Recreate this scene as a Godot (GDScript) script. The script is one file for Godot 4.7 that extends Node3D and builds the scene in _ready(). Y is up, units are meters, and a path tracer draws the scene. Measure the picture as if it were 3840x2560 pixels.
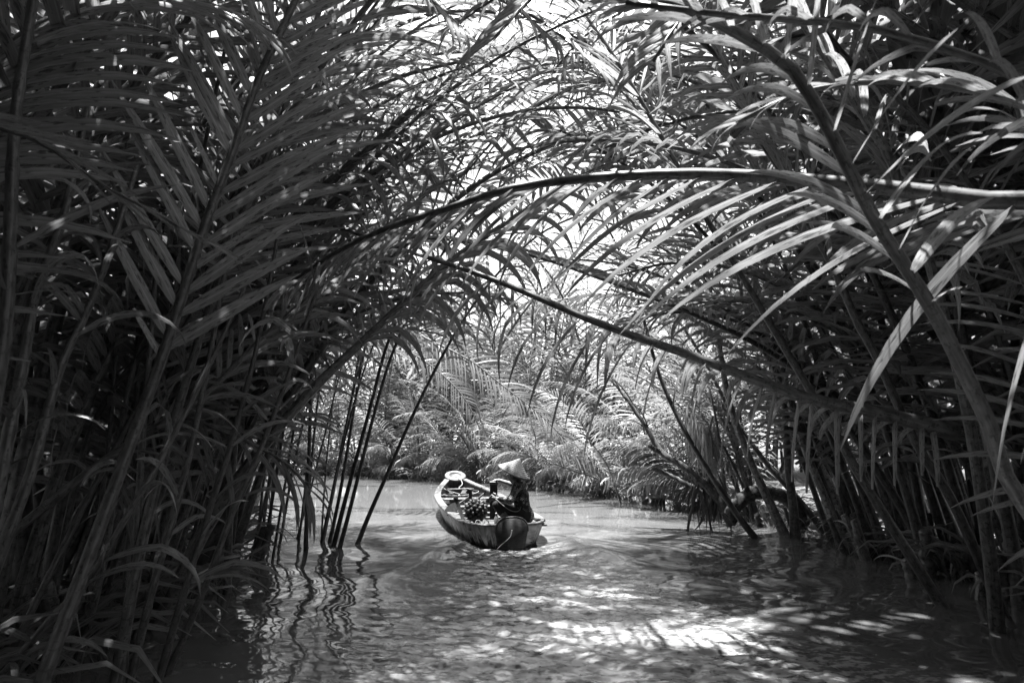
extends Node3D
# A palm tunnel over a muddy canal, a woman steering a wooden boat. All tones are grey: the photograph is black and white.

const SUN_TO := Vector3(-0.10, 0.92, -0.03)      # towards the sun
var M := {}
var leaf_tones := []
var stalk_tones := []
var rng := RandomNumberGenerator.new()
var taken := {}
var leafs := {}
var noise := FastNoiseLite.new()
var noise2 := FastNoiseLite.new()

func V(x: float, y: float, z: float) -> Vector3:
	return Vector3(x, y, z)

# ------------------------------------------------------------------ naming
func numbered(called: String) -> String:
	if not taken.has(called):
		taken[called] = 0
		return called
	taken[called] += 1
	return "%s_%03d" % [called, taken[called]]

func tag(o: Node, label: String, category: String, group := "", kind := "") -> void:
	if label: o.set_meta("label", label)
	if category: o.set_meta("category", category)
	if group: o.set_meta("group", group)
	if kind: o.set_meta("kind", kind)

func thing(called: String, label: String, category: String, at := Vector3.ZERO, group := "") -> Node3D:
	var o := Node3D.new()
	o.name = numbered(called)
	add_child(o)
	o.position = at
	tag(o, label, category, group)
	return o

func part(called: String, mesh: Mesh, mat: Material, parent: Node, xf := Transform3D()) -> MeshInstance3D:
	var o := MeshInstance3D.new()
	o.name = called if parent != self else numbered(called)
	o.mesh = mesh
	o.material_override = mat
	o.transform = xf
	parent.add_child(o, true)
	return o

# ------------------------------------------------------------------ shapes
func smooth_path(p: Array, steps: int) -> PackedVector3Array:
	var out := PackedVector3Array()
	var n := p.size()
	for i in n - 1:
		var a: Vector3 = p[maxi(i - 1, 0)]
		var b: Vector3 = p[i]
		var c: Vector3 = p[i + 1]
		var d: Vector3 = p[mini(i + 2, n - 1)]
		for k in steps:
			out.append(b.cubic_interpolate(c, a, d, float(k) / steps))
	out.append(p[n - 1])
	return out

func resample(p: PackedVector3Array, count: int) -> PackedVector3Array:
	var cum := PackedFloat32Array([0.0])
	for i in range(1, p.size()):
		cum.append(cum[i - 1] + p[i].distance_to(p[i - 1]))
	var out := PackedVector3Array()
	var j := 0
	for k in count:
		var want := cum[-1] * k / (count - 1.0)
		while j < p.size() - 2 and cum[j + 1] < want:
			j += 1
		var span := maxf(cum[j + 1] - cum[j], 1e-6)
		out.append(p[j].lerp(p[j + 1], clampf((want - cum[j]) / span, 0, 1)))
	return out

func length_of(p: PackedVector3Array) -> float:
	var l := 0.0
	for i in range(1, p.size()):
		l += p[i].distance_to(p[i - 1])
	return l

func tube(p: PackedVector3Array, radii: PackedFloat32Array, sides := 8, flat := 1.0) -> ArrayMesh:
	var st := SurfaceTool.new()
	st.begin(Mesh.PRIMITIVE_TRIANGLES)
	add_tube(st, p, radii, sides, flat)
	st.generate_normals()
	return st.commit()

func add_tube(st: SurfaceTool, p: PackedVector3Array, radii: PackedFloat32Array, sides := 8, flat := 1.0) -> void:
	var n := p.size()
	var rings := []
	var t0 := (p[1] - p[0]).normalized()
	var side := t0.cross(Vector3.UP if absf(t0.y) < 0.9 else Vector3.RIGHT).normalized()
	var run := 0.0
	for i in n:
		var t := (p[mini(i + 1, n - 1)] - p[maxi(i - 1, 0)]).normalized()
		side = (side - t * side.dot(t)).normalized()
		var up := side.cross(t)
		var ring := []
		if i > 0: run += p[i].distance_to(p[i - 1])
		for k in sides + 1:
			var a := TAU * k / sides
			ring.append([p[i] + (side * cos(a) + up * sin(a) * flat) * radii[i], Vector2(float(k) / sides, run * 0.8)])
		rings.append(ring)
	for i in n - 1:
		for k in sides:
			quad(st, rings[i][k], rings[i + 1][k], rings[i + 1][k + 1], rings[i][k + 1])
	for e in [0, n - 1]:
		for k in sides:
			var c := [p[e], Vector2(0.5, run)]
			if e == 0: tri(st, c, rings[e][k], rings[e][k + 1])
			else: tri(st, c, rings[e][k + 1], rings[e][k])

func tri(st: SurfaceTool, a: Array, b: Array, c: Array) -> void:
	for v in [a, b, c]:
		st.set_uv(v[1])
		st.add_vertex(v[0])

func quad(st: SurfaceTool, a: Array, b: Array, c: Array, d: Array) -> void:
	tri(st, a, b, c)
	tri(st, a, c, d)

func new_st() -> SurfaceTool:
	var st := SurfaceTool.new()
	st.begin(Mesh.PRIMITIVE_TRIANGLES)
	return st

# a plank with chamfered edges, given its half size
func plank(h: Vector3, c := 0.006) -> ArrayMesh:
	var st := new_st()
	st.set_smooth_group(-1)
	var rings := []
	for lv in [[-h.y, c], [-h.y + c, 0.0], [h.y - c, 0.0], [h.y, c]]:
		var x: float = h.x - lv[1]
		var z: float = h.z - lv[1]
		rings.append([Vector3(-x, lv[0], -z), Vector3(x, lv[0], -z), Vector3(x, lv[0], z), Vector3(-x, lv[0], z)])
	for i in 3:
		for k in 4:
			var m := (k + 1) % 4
			var u0 := Vector2(rings[i][k].x + rings[i][k].z, rings[i][k].y)
			quad(st, [rings[i][k], u0], [rings[i + 1][k], u0 + Vector2(0, .05)], [rings[i + 1][m], u0 + Vector2(.3, .05)], [rings[i][m], u0 + Vector2(.3, 0)])
	for e in [0, 3]:
		var r: Array = rings[e]
		var q := []
		for v in r: q.append([v, Vector2(v.x, v.z)])
		if e == 0: quad(st, q[0], q[1], q[2], q[3])
		else: quad(st, q[3], q[2], q[1], q[0])
	st.generate_normals()
	return st.commit()

# profile of [radius, height] turned about y
func lathe(profile: Array, sides := 28) -> ArrayMesh:
	var st := new_st()
	for i in profile.size() - 1:
		for k in sides:
			var q := []
			for s in [[i, k], [i + 1, k], [i + 1, k + 1], [i, k + 1]]:
				var a: float = TAU * s[1] / sides
				var r: Array = profile[s[0]]
				q.append([Vector3(cos(a) * r[0], r[1], sin(a) * r[0]), Vector2(float(s[1]) / sides * 4.0, float(s[0]) / profile.size())])
			quad(st, q[0], q[1], q[2], q[3])
	st.generate_normals()
	return st.commit()

# a leaf along +z, faces +y, bending towards -y
func leaf(l: float, w: float, bend: float, seg := 10, keel := 0.35, twist := 0.0, kink := 0.0, blunt := 0.75, turn := 0.0, strip := false) -> ArrayMesh:
	var st := new_st()
	var rows := []
	var p := Vector3.ZERO
	for i in seg + 1:
		var t := float(i) / seg
		var a := -bend * pow(t, 1.6) - (kink if t > 0.45 else 0.0)
		var hw := w * 0.5 * pow(maxf(sin(PI * pow(minf(t * 0.975 + 0.02, 1.0), blunt)), 0.0), 0.75)
		if strip: hw = w * 0.5 * (minf(0.55 + t * 3.0, 1.0) - (0.35 if i == seg else 0.1 * absf(sin(t * 9.0))))
		var dir := Vector3(0, sin(a), cos(a))
		var nor := Vector3(0, cos(a), -sin(a))
		if i > 0: p += dir * l / seg
		var tw := turn + twist * t
		var across := Vector3.RIGHT * cos(tw) + nor * sin(tw)
		var low := nor * cos(tw) - Vector3.RIGHT * sin(tw)
		rows.append([[p - across * hw - low * hw * keel, Vector2(0, t)], [p, Vector2(0.5, t)], [p + across * hw - low * hw * keel, Vector2(1, t)]])
	for i in seg:
		for k in 2:
			quad(st, rows[i][k], rows[i + 1][k], rows[i + 1][k + 1], rows[i][k + 1])
	st.generate_normals()
	return st.commit()

func shared_leaf(bend: float, fine: bool, v := -1) -> Mesh:      # unit leaf: length 1, width 0.06
	var b := clampi(roundi(bend / 0.25), 0, 8)
	if v < 0 or (rng.randf() < 0.12 and v < 3): v = rng.randi() % 3
	var key := "%d_%d_%s" % [b, v, fine]
	if v == 3 and not leafs.has(key):       # a leaf whose end is torn off
		leafs[key] = leaf(1.0, 0.06, b * 0.25, 10, 0.2, 0.3, 0.0, 0.75, 0.9, true)
	if not leafs.has(key):
		leafs[key] = leaf(1.0, 0.06, b * 0.25, 9 if fine else 4, [0.25, 0.5, 0.15][v], [0.4, -0.6, 0.5][v], 0.3 if v == 2 and b > 3 else 0.0, 0.75, [0.25, -0.5, 0.9][v])
	return leafs[key]

# ------------------------------------------------------------------ textures and materials
func grey(l: float) -> Color:
	return Color(l, l, l).linear_to_srgb()

func image_of(w: int, h: int, f: Callable) -> ImageTexture:
	var bytes := PackedByteArray()
	bytes.resize(w * h)
	for y in h:
		for x in w:
			bytes[y * w + x] = clampi(int(f.call(x, y) * 255.0), 0, 255)
	return ImageTexture.create_from_image(Image.create_from_data(w, h, false, Image.FORMAT_L8, bytes))

func mat(l: float, rough: float, tex: Texture2D = null, back := 0.0) -> StandardMaterial3D:
	var m := StandardMaterial3D.new()
	m.albedo_color = grey(l)
	m.roughness = rough
	if tex: m.albedo_texture = tex
	if back > 0.0:
		m.backlight_enabled = true
		m.backlight = grey(back)
	m.cull_mode = BaseMaterial3D.CULL_DISABLED
	return m

func make_materials() -> void:
	noise.seed = 7
	noise.frequency = 1.0
	noise.fractal_octaves = 3
	noise2.seed = 21
	noise2.frequency = 1.0
	noise2.noise_type = FastNoiseLite.TYPE_CELLULAR
	# ribs along the leaf, blotches, a pale midrib
	var leaf_tex := image_of(64, 256, func(x, y):
		var u: float = x / 63.0
		var g := 0.84 + 0.14 * noise.get_noise_2d(x * 0.55, y * 0.01) + 0.12 * noise.get_noise_2d(x * 0.05 + 40.0, y * 0.03)
		g += 0.16 * exp(-pow((u - 0.5) / 0.035, 2.0))
		if noise.get_noise_2d(x * 0.05 + 300.0, y * 0.022) > 0.40: g *= 0.62
		return g)
	var spot_tex := image_of(64, 512, func(x, y):
		var u: float = x / 63.0
		var g := 0.86 + 0.12 * noise.get_noise_2d(x * 0.55, y * 0.01) + 0.16 * exp(-pow((u - 0.5) / 0.035, 2.0))
		var s := noise.get_noise_2d(x * 0.06 + 90.0, y * 0.045)
		if s > 0.42: g *= 0.25
		elif s < -0.46: g *= 1.15
		return g)
	var stalk_tex := image_of(64, 256, func(x, y):
		var g := 0.8 + 0.26 * noise.get_noise_2d(x * 0.3, y * 0.012) + 0.3 * noise.get_noise_2d(x * 0.08 + 9.0, y * 0.05)
		if noise.get_noise_2d(x * 0.11 + 70.0, y * 0.09) > 0.38: g *= 0.5
		if noise.get_noise_2d(x * 0.02 + 170.0, y * 0.35) > 0.5: g *= 0.7
		return g)
	var wood_tex := image_of(256, 256, func(x, y):
		return 0.78 + 0.2 * noise.get_noise_2d(x * 0.012, y * 0.22) + 0.22 * noise.get_noise_2d(x * 0.04 + 30.0, y * 0.05 + 3.0))
	leaf_tones = [mat(0.23, 0.42, leaf_tex, 0.9), mat(0.28, 0.42, leaf_tex, 0.9), mat(0.34, 0.45, leaf_tex, 0.9)]
	M.leaf_spot = mat(0.36, 0.5, spot_tex, 0.8)
	M.leaf_dry = mat(0.36, 0.7, leaf_tex, 0.6)
	stalk_tones = [mat(0.085, 0.45, stalk_tex), mat(0.11, 0.45, stalk_tex), mat(0.14, 0.45, stalk_tex)]
	M.stalk_pale = mat(0.30, 0.7, stalk_tex)
	M.bark = mat(0.11, 0.9, stalk_tex)
	M.mud = mat(0.06, 0.75, wood_tex)
	M.mud.uv1_triplanar = true
	M.mud.uv1_scale = Vector3(0.4, 0.4, 0.4)
	M.wood = mat(0.125, 0.6, wood_tex)
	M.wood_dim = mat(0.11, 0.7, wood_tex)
	M.wood_dark = mat(0.04, 0.85, wood_tex)
	M.rope = mat(0.2, 0.9)
	M.white = mat(0.3, 0.4)
	M.skin = mat(0.14, 0.5)
	M.hair = mat(0.012, 0.5)
	M.cloth_dark = mat(0.012, 0.8)
	M.fruit = mat(0.03, 0.6, stalk_tex)
	M.straw = mat(0.2, 0.75, wood_tex)
	# dark cloth printed with pale flowers
	var petals := []
	var r := RandomNumberGenerator.new()
	r.seed = 5
	for i in 44:
		petals.append([r.randf(), r.randf(), r.randf_range(0.035, 0.085), r.randf() * TAU, r.randf_range(0.35, 1.0)])
	var print_tex := image_of(256, 256, func(x, y):
		var g := 0.035
		for f in petals:
			var dx: float = fposmod(x / 256.0 - f[0] + 0.5, 1.0) - 0.5
			var dy: float = fposmod(y / 256.0 - f[1] + 0.5, 1.0) - 0.5
			var d := sqrt(dx * dx + dy * dy)
			if d < f[2] * (0.62 + 0.38 * cos(5.0 * (atan2(dy, dx) + f[3]))):
				g = f[4] * (0.55 + 0.45 * d / f[2])
		return g)
	M.print = mat(0.9, 0.7, print_tex)
	M.print.uv1_triplanar = true
	M.print.uv1_scale = Vector3(2.6, 2.6, 2.6)
	# hull: pale weathered planking, the lower edge stained dark by the water
	var hull_tex := image_of(512, 128, func(x, y):
		var v: float = 1.0 - y / 127.0
		var g := 0.80 + 0.22 * noise.get_noise_2d(x * 0.16, y * 0.03) + 0.2 * noise.get_noise_2d(x * 0.03, y * 0.05 + 7.0)
		var edge := 0.36 + 0.14 * noise.get_noise_2d(x * 0.02, 3.0) + 0.10 * noise.get_noise_2d(x * 0.16, y * 0.02 + 60.0)
		if v < edge: g *= 0.16 + 0.2 * absf(noise.get_noise_2d(x * 0.05, y * 0.08 + 20.0))
		elif v < edge + 0.12 and noise.get_noise_2d(x * 0.2, y * 0.03) > 0.0: g *= 0.72
		return g)
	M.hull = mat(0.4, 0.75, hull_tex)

# ------------------------------------------------------------------ fronds
func a_leaf() -> Material:
	return leaf_tones[rng.randi() % 3]

func a_stalk() -> Material:
	return stalk_tones[rng.randi() % 3]

func frond_spots(p: PackedVector3Array, d: Dictionary) -> Array:
	# where each leaflet sits: [transform, bend]
	var out := []
	var n: int = d.n
	var m := 160
	var q := resample(p, m)
	var kind := rng.randi() % 3
	if d.get("kind", -1) >= 0: kind = d.kind
	var lift := rng.randf_range(0.15, 0.35)
	for i in n:
		var t := float(i) / (n - 1)
		for s in [-1.0, 1.0]:
			var at: float = d.f + (1.0 - d.f) * clampf(t + rng.randf_range(-0.3, 0.3) / n + 0.25 * s / n, 0.0, 0.995)
			var k := clampi(int(at * (m - 1)), 1, m - 2)
			var pos := q[k].lerp(q[k + 1], fposmod(at * (m - 1), 1.0))
			var T := (q[k + 1] - q[k - 1]).normalized()
			var N: Vector3 = d.N
			N = (N - T * N.dot(T)).normalized()
			var S := T.cross(N)
			var ang := deg_to_rad(lerpf(d.a0, d.a1, pow(t, 1.4)) + rng.randf_range(-3.5, 3.5))
			var out_way: Vector3 = S * s
			if d.get("fold", 0.0) > 0.0 and out_way.y > 0.0: out_way = (out_way * 0.45 - N * 0.9).normalized()
			var dir: Vector3 = (T * cos(ang) + out_way * sin(ang) + N * (lift + rng.randf_range(-0.05, 0.05)) * sin(ang)).normalized()
			var face: float = d.get("face", 0.0)
			var up := Vector3.UP * (1.0 - 0.8 * face) + N * (0.2 + 0.8 * face)
			up = (up - dir * up.dot(dir)).normalized()
			var L: float = d.l * (0.72 + 0.28 * sin(PI * minf(t * 1.5 + 0.12, 1.0))) * (1.0 - 0.5 * smoothstep(0.6, 1.0, t)) * rng.randf_range(0.93, 1.05)
			var shape := kind
			if d.get("short", 0.0) > 0.0 and t < d.short:
				L *= rng.randf_range(0.32, 0.65)
				shape = 3
			elif rng.randf() < d.get("torn", 0.15):
				L *= rng.randf_range(0.35, 0.7)
				shape = 3
			var wf: float = d.w / 0.06 * rng.randf_range(0.85, 1.12) * (1.0 - 0.35 * smoothstep(0.5, 1.0, t))
			var X := up.cross(dir)
			var b := Basis(X * wf, up * L, dir * L)
			out.append([Transform3D(b, pos), minf(d.droop * rng.randf_range(0.82, 1.15), dir.angle_to(Vector3.DOWN) * 0.95), shape])
	return out

func radii(n: int, r0: float, r1: float) -> PackedFloat32Array:
	var out := PackedFloat32Array()
	for i in n:
		var t := float(i) / (n - 1)
		out.append(lerpf(r0, r1, pow(t, 0.8)) * (1.0 + 0.35 * exp(-t * 14.0)))
	return out

func rooted(p: Array) -> Array:
	# carry a stalk that stands in the water down into the mud
	var a: Vector3 = p[0]
	var b: Vector3 = p[1]
	if a.y > 0.6: return p
	var d := (a - b).normalized()
	var k := (a.y + 0.45) / maxf(-d.y, 0.3)
	return [a + d * k] + p

func hero_frond(d: Dictionary, group := "") -> Node3D:
	var path := smooth_path(rooted(d.p), 8)
	var base := path[0]
	var o := thing("palm_frond", d.label, "palm frond", base, group)
	var q := resample(path, 40)
	for i in q.size(): q[i] -= base
	for i in path.size(): path[i] -= base
	part("stalk", tube(q, radii(40, d.r0, d.r1), 10), M[d.stalk] if d.get("stalk", "") else a_stalk(), o)
	var tone: Material = M[d.mat] if d.get("mat", "") else a_leaf()
	for s in frond_spots(path, d):
		part("leaflet", shared_leaf(s[1], true, s[2]), M.leaf_dry if rng.randf() < 0.07 else tone, o, s[0])
	return o

# one arching frond of a clump, rooted at the origin and leaning towards yaw
func arc(len: float, lean0: float, lean1: float, yaw: float, steps := 24) -> PackedVector3Array:
	var p := PackedVector3Array([Vector3.ZERO])
	var side := rng.randf_range(-0.25, 0.25)
	for i in steps:
		var t := (i + 1.0) / steps
		var a := deg_to_rad(lerpf(lean0, lean1, pow(t, 1.7)))
		p.append(p[-1] + Basis(Vector3.UP, yaw) * Vector3(side * t * sin(a), cos(a), sin(a)).normalized() * len / steps)
	return p

# a clump: the stalks of its fronds and all their leaflets
func clump_variant(count: int, spread: float, kinds: Array, n := 35, l := 1.3, w := 0.076, wide := 0.25) -> Dictionary:
	var stalks := []
	var lv := new_st()
	for i in count:
		var k: Array = kinds[i % kinds.size()]
		var yaw := rng.randf_range(-spread, spread) if spread < 3.0 else TAU * (i + rng.randf()) / count
		var p := arc(k[0] * rng.randf_range(0.85, 1.1), k[1] + rng.randf_range(-4, 4), k[2] + rng.randf_range(-12, 12), yaw)
		var off := Vector3(sin(yaw), 0, cos(yaw)) * rng.randf_range(0.05, 0.4) + Vector3(rng.randf_range(-wide, wide), -0.3, rng.randf_range(-wide, wide))
		for j in p.size(): p[j] += off
		stalks.append(tube(p, radii(p.size(), 0.055, 0.012), 7))
		var back := Basis(Vector3.UP, yaw) * Vector3(rng.randf_range(-.3, .3), 0.6, -0.7)
		for s in frond_spots(p, {"n": n, "f": 0.2, "N": back, "a0": 66.0, "a1": 28.0, "l": l, "w": w, "face": 0.8 if i % 2 else 0.0, "droop": k[3], "torn": 0.1}):
			lv.append_from(shared_leaf(s[1], false, s[2]), 0, s[0])
	var all := new_st()
	for m in stalks: all.append_from(m, 0, Transform3D())
	return {"stalks": stalks, "joined": all.commit(), "leaflets": lv.commit()}

# ------------------------------------------------------------------ the canal
var LEFT := [Vector2(16, 13), Vector2(6, 10.5), Vector2(0.5, 7.5), Vector2(-2.2, 4.2), Vector2(-2.7, -1), Vector2(-2.7, -3.5), Vector2(-2.9, -6), Vector2(-3.4, -7.6), Vector2(-5.4, -9.6), Vector2(-8.6, -13.5), Vector2(-14, -18.5), Vector2(-26, -23)]  # bank bends across behind the camera, a shape added to block sky light
var RIGHT := [Vector2(16, 6.0), Vector2(8, 4.4), Vector2(5.2, 1.5), Vector2(4.5, -3), Vector2(4.7, -6), Vector2(4.7, -9), Vector2(4.4, -12), Vector2(3.8, -14.5), Vector2(1.8, -16.8), Vector2(-0.2, -20.4), Vector2(-5.8, -24.6), Vector2(-14, -29), Vector2(-26, -33)]
var POLY := PackedVector2Array()

func shore(x: float, z: float) -> float:     # metres from the water's edge, positive on land
	var pt := Vector2(x, z)
	var best := 1e9
	for line in [LEFT, RIGHT]:
		for i in line.size() - 1:
			var c := Geometry2D.get_closest_point_to_segment(pt, line[i], line[i + 1])
			best = minf(best, c.distance_squared_to(pt))
	best = sqrt(best)
	return -best if Geometry2D.is_point_in_polygon(pt, POLY) else best

func ground_height(x: float, z: float) -> float:
	var s := shore(x, z)
	var h := 0.30 * smoothstep(0.0, 4.0, s) - 0.9 * smoothstep(0.0, 2.0, -s)
	return h + 0.10 * noise.get_noise_2d(x * 0.7, z * 0.7) * clampf(s + 1.0, 0.0, 1.0) - 0.02

func make_ground() -> void:
	for v in LEFT: POLY.append(v)
	for i in range(RIGHT.size() - 1, -1, -1): POLY.append(RIGHT[i])
	var xs := axis(-150.0, 150.0, -14.0, 14.0, 0.5, 12.0)
	var zs := axis(-160.0, 120.0, -34.0, 10.0, 0.6, 12.0)
	var st := new_st()
	for z in zs:
		for x in xs:
			st.set_uv(Vector2(x, z) * 0.5)
			st.add_vertex(Vector3(x, ground_height(x, z), z))
	grid_index(st, xs.size(), zs.size())
	st.generate_normals()
	tag(part("ground", st.commit(), M.mud, self), "", "", "", "structure")

func axis(a: float, b: float, fa: float, fb: float, fine: float, coarse: float) -> PackedFloat32Array:
	var out := PackedFloat32Array()
	var x := a
	while x < b:
		out.append(x)
		if x < fa: x = minf(x + clampf((fa - x) * 0.25, fine, coarse), fa)
		elif x < fb: x += fine
		else: x += clampf((x - fb) * 0.25, fine, coarse)
	out.append(b)
	return out

func grid_index(st: SurfaceTool, w: int, h: int) -> void:
	for j in h - 1:
		for i in w - 1:
			var a := j * w + i
			for k in [a, a + w, a + 1, a + 1, a + w, a + w + 1]: st.add_index(k)

# the wake behind the boat: 0 outside, 1 in its churned middle
func churn(x: float, z: float) -> float:
	var back := z + 8.2                       # metres astern
	if back < -0.3: return 0.0
	var cx := 0.02 + 0.16 * back
	var half := 0.65 + 0.26 * back
	var s := absf(x - cx) / half
	return smoothstep(1.25, 0.35, s + 0.3 * noise.get_noise_2d(x * 1.3, z * 0.9)) * smoothstep(-0.3, 0.3, back)

func water_height(x: float, z: float) -> float:
	var back := z + 8.3
	var calm := smoothstep(-13.0, -9.0, z)
	# slow swell with curved crests spreading from the boat
	var h := 0.0
	var r := Vector2(x - 0.1, z + 9.5).length()
	var fan := absf(atan2(x - 0.1, z + 9.5))
	h += 0.020 * sin(r * 4.2 - fan * 2.6 + 1.6 * noise.get_noise_2d(x * 0.35, z * 0.35)) * smoothstep(0.15, 0.6, fan) * calm * smoothstep(2.6, 0.8, fan)
	h += 0.012 * noise.get_noise_2d(x * 0.8 + 5.0, z * 1.1) * calm
	# the two shoulders of the wake
	if back > -3.0:
		for s in [-1.0, 1.0]:
			var cx: float = 0.05 + s * (0.72 + 0.42 * maxf(back, 0.0)) + 0.1 * back
			var w := 0.22 + 0.06 * maxf(back, 0.0)
			h += 0.09 * exp(-pow((x - cx) / w, 2.0)) * smoothstep(-1.2, 0.4, back) * exp(-maxf(back, 0.0) * 0.55)
	var c := churn(x, z)
	if c > 0.001:
		h += c * (0.020 * noise.get_noise_2d(x * 2.6, z * 4.4) + 0.014 * noise.get_noise_2d(x * 6.5 + 8.0, z * 11.0))
	h += 0.0018 * noise.get_noise_2d(x * 4.0 + 31.0, z * 7.0) * (0.25 + 0.75 * calm)
	return h

func make_water() -> void:
	var xs := PackedFloat32Array()
	var x := -30.0
	while x < 12.0:
		xs.append(x)
		x += 0.028 if x > -3.2 and x < 4.9 else clampf(minf(absf(x + 3.2), absf(x - 4.9)) * 0.3, 0.05, 1.5)
	var zs := PackedFloat32Array()
	var z := 16.0
	while z > -36.0:
		zs.append(z)
		if z > -2.0: z -= clampf((z + 2.0) * 0.3, 0.03, 1.5)
		else: z -= maxf(0.016, 0.0062 * absf(z)) if z > -26.0 else 0.5
	var st := new_st()
	for zz in zs:
		for xx in xs:
			st.set_uv(Vector2((xx + 3.0) / 8.0, (zz + 10.0) / 8.0))
			st.set_color(Color(1, 1, 1))
			st.add_vertex(Vector3(xx, water_height(xx, zz), zz))
	grid_index(st, xs.size(), zs.size())
	st.generate_normals()
	# silt and foam: torn flecks of froth lie in the wake
	var n := 1024
	var bytes := PackedByteArray()
	bytes.resize(n * n)
	for j in n:
		var wz := -10.0 + 8.0 * j / n
		for i in n:
			var wx := -3.0 + 8.0 * i / n
			var g := 0.33 + 0.04 * noise.get_noise_2d(wx * 0.9, wz * 0.9)
			if i > 3 and j > 3 and i < n - 4 and j < n - 4:
				var c := churn(wx, wz)
				if c > 0.02:
					var f := 0.5 + 0.9 * noise.get_noise_2d(wx * 5.0 + 3.0, wz * 10.0) + 0.7 * noise.get_noise_2d(wx * 14.0, wz * 26.0 + 11.0)
					g += (0.24 * smoothstep(0.75 - 0.6 * c, 1.1 - 0.6 * c, f)) * minf(c * 2.0, 1.0)
			else:
				g = 0.33
			bytes[j * n + i] = int(clampf(g, 0, 1) * 255)
	var tex := ImageTexture.create_from_image(Image.create_from_data(n, n, false, Image.FORMAT_L8, bytes))
	var m := StandardMaterial3D.new()
	m.albedo_texture = tex
	m.texture_repeat = false
	m.roughness = 0.06
	m.metallic_specular = 0.5
	tag(part("canal_water", st.commit(), m, self), "", "", "", "structure")

# ------------------------------------------------------------------ clumps
var leaning := []
var upright := []
var drooping := []
var tallest := []
var broad := []

func make_variants() -> void:
	rng.seed = 303
	for i in 5:
		leaning.append(clump_variant(7, 1.0, [[7.6, 6, 62, 0.4], [8.0, 10, 80, 0.7], [7.0, 18, 95, 1.0], [7.6, 4, 50, 0.3]]))
	for i in 5:
		upright.append(clump_variant(16, PI, [[7.4, 3, 40, 0.3], [7.8, 7, 60, 0.5], [7.2, 12, 85, 0.8], [6.6, 20, 90, 1.1]], 30, 1.3, 0.085, 1.7))
	for i in 4:
		drooping.append(clump_variant(9, 1.5, [[5.2, 14, 105, 1.2], [4.2, 24, 115, 1.2], [6.2, 8, 80, 1.0], [3.2, 34, 120, 1.4]]))
	for i in 3:      # coarse broad-leaved palms, added around the camera to block light
		broad.append(clump_variant(10, 1.3, [[7.6, 5, 60, 0.5], [8.2, 8, 85, 0.8], [7.0, 14, 95, 0.9], [8.4, 6, 75, 0.6]], 20, 1.5, 0.24))
	for i in 3:
		tallest.append(clump_variant(12, PI, [[7.4, 3, 40, 0.5], [7.8, 7, 60, 0.7], [7.2, 12, 85, 0.9], [7.0, 20, 100, 1.1]], 38, 0.85, 0.07))

func clump(label: String, group: String, at: Vector3, v: Dictionary, yaw: float, size: float, leafmat: Material, stalkmat: Material, single := false) -> void:
	var o := thing("palm_clump", label, "palm", at, group)
	o.transform = Transform3D(Basis(Vector3.UP, yaw).scaled(Vector3.ONE * size), at)
	if single:
		for m in v.stalks:
			part("frond_stalk", m, stalkmat, o)
	else:
		part("frond_stalks", v.joined, stalkmat, o).set_meta("kind", "stuff")
	var lv := part("leaflets", v.leaflets, leafmat, o)
	lv.set_meta("kind", "stuff")

func along(line: Array, step: float, offset: float, from_z: float, to_z: float) -> Array:
	# points beside a shore line, offset metres inland, with the direction to the water
	var out := []
	var left := line == LEFT
	for i in line.size() - 1:
		var a: Vector2 = line[i]
		var b: Vector2 = line[i + 1]
		var d := (b - a).normalized()
		var inland := Vector2(d.y, -d.x) if left else Vector2(-d.y, d.x)
		var n := maxi(1, roundi(a.distance_to(b) / step))
		for k in n:
			var q := a.lerp(b, (k + rng.randf_range(0.2, 0.8)) / n) + inland * (offset + rng.randf_range(-0.3, 0.5))
			if q.y < from_z and q.y > to_z:
				out.append([q, atan2(-inland.x, -inland.y)])
	return out

const ONES := ["", "first", "second", "third", "fourth", "fifth", "sixth", "seventh", "eighth", "ninth", "tenth", "eleventh", "twelfth", "thirteenth", "fourteenth", "fifteenth", "sixteenth", "seventeenth", "eighteenth", "nineteenth"]
func nth(i: int) -> String:      # counts from 0
	var n := i + 1
	if n < 20: return ONES[n]
	var tens := n / 10 - 2
	return ["twentieth", "thirtieth", "fortieth", "fiftieth", "sixtieth", "seventieth", "eightieth", "ninetieth"][tens] if n % 10 == 0 else ["twenty-", "thirty-", "forty-", "fifty-", "sixty-", "seventy-", "eighty-", "ninety-"][tens] + ONES[n % 10]

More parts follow.
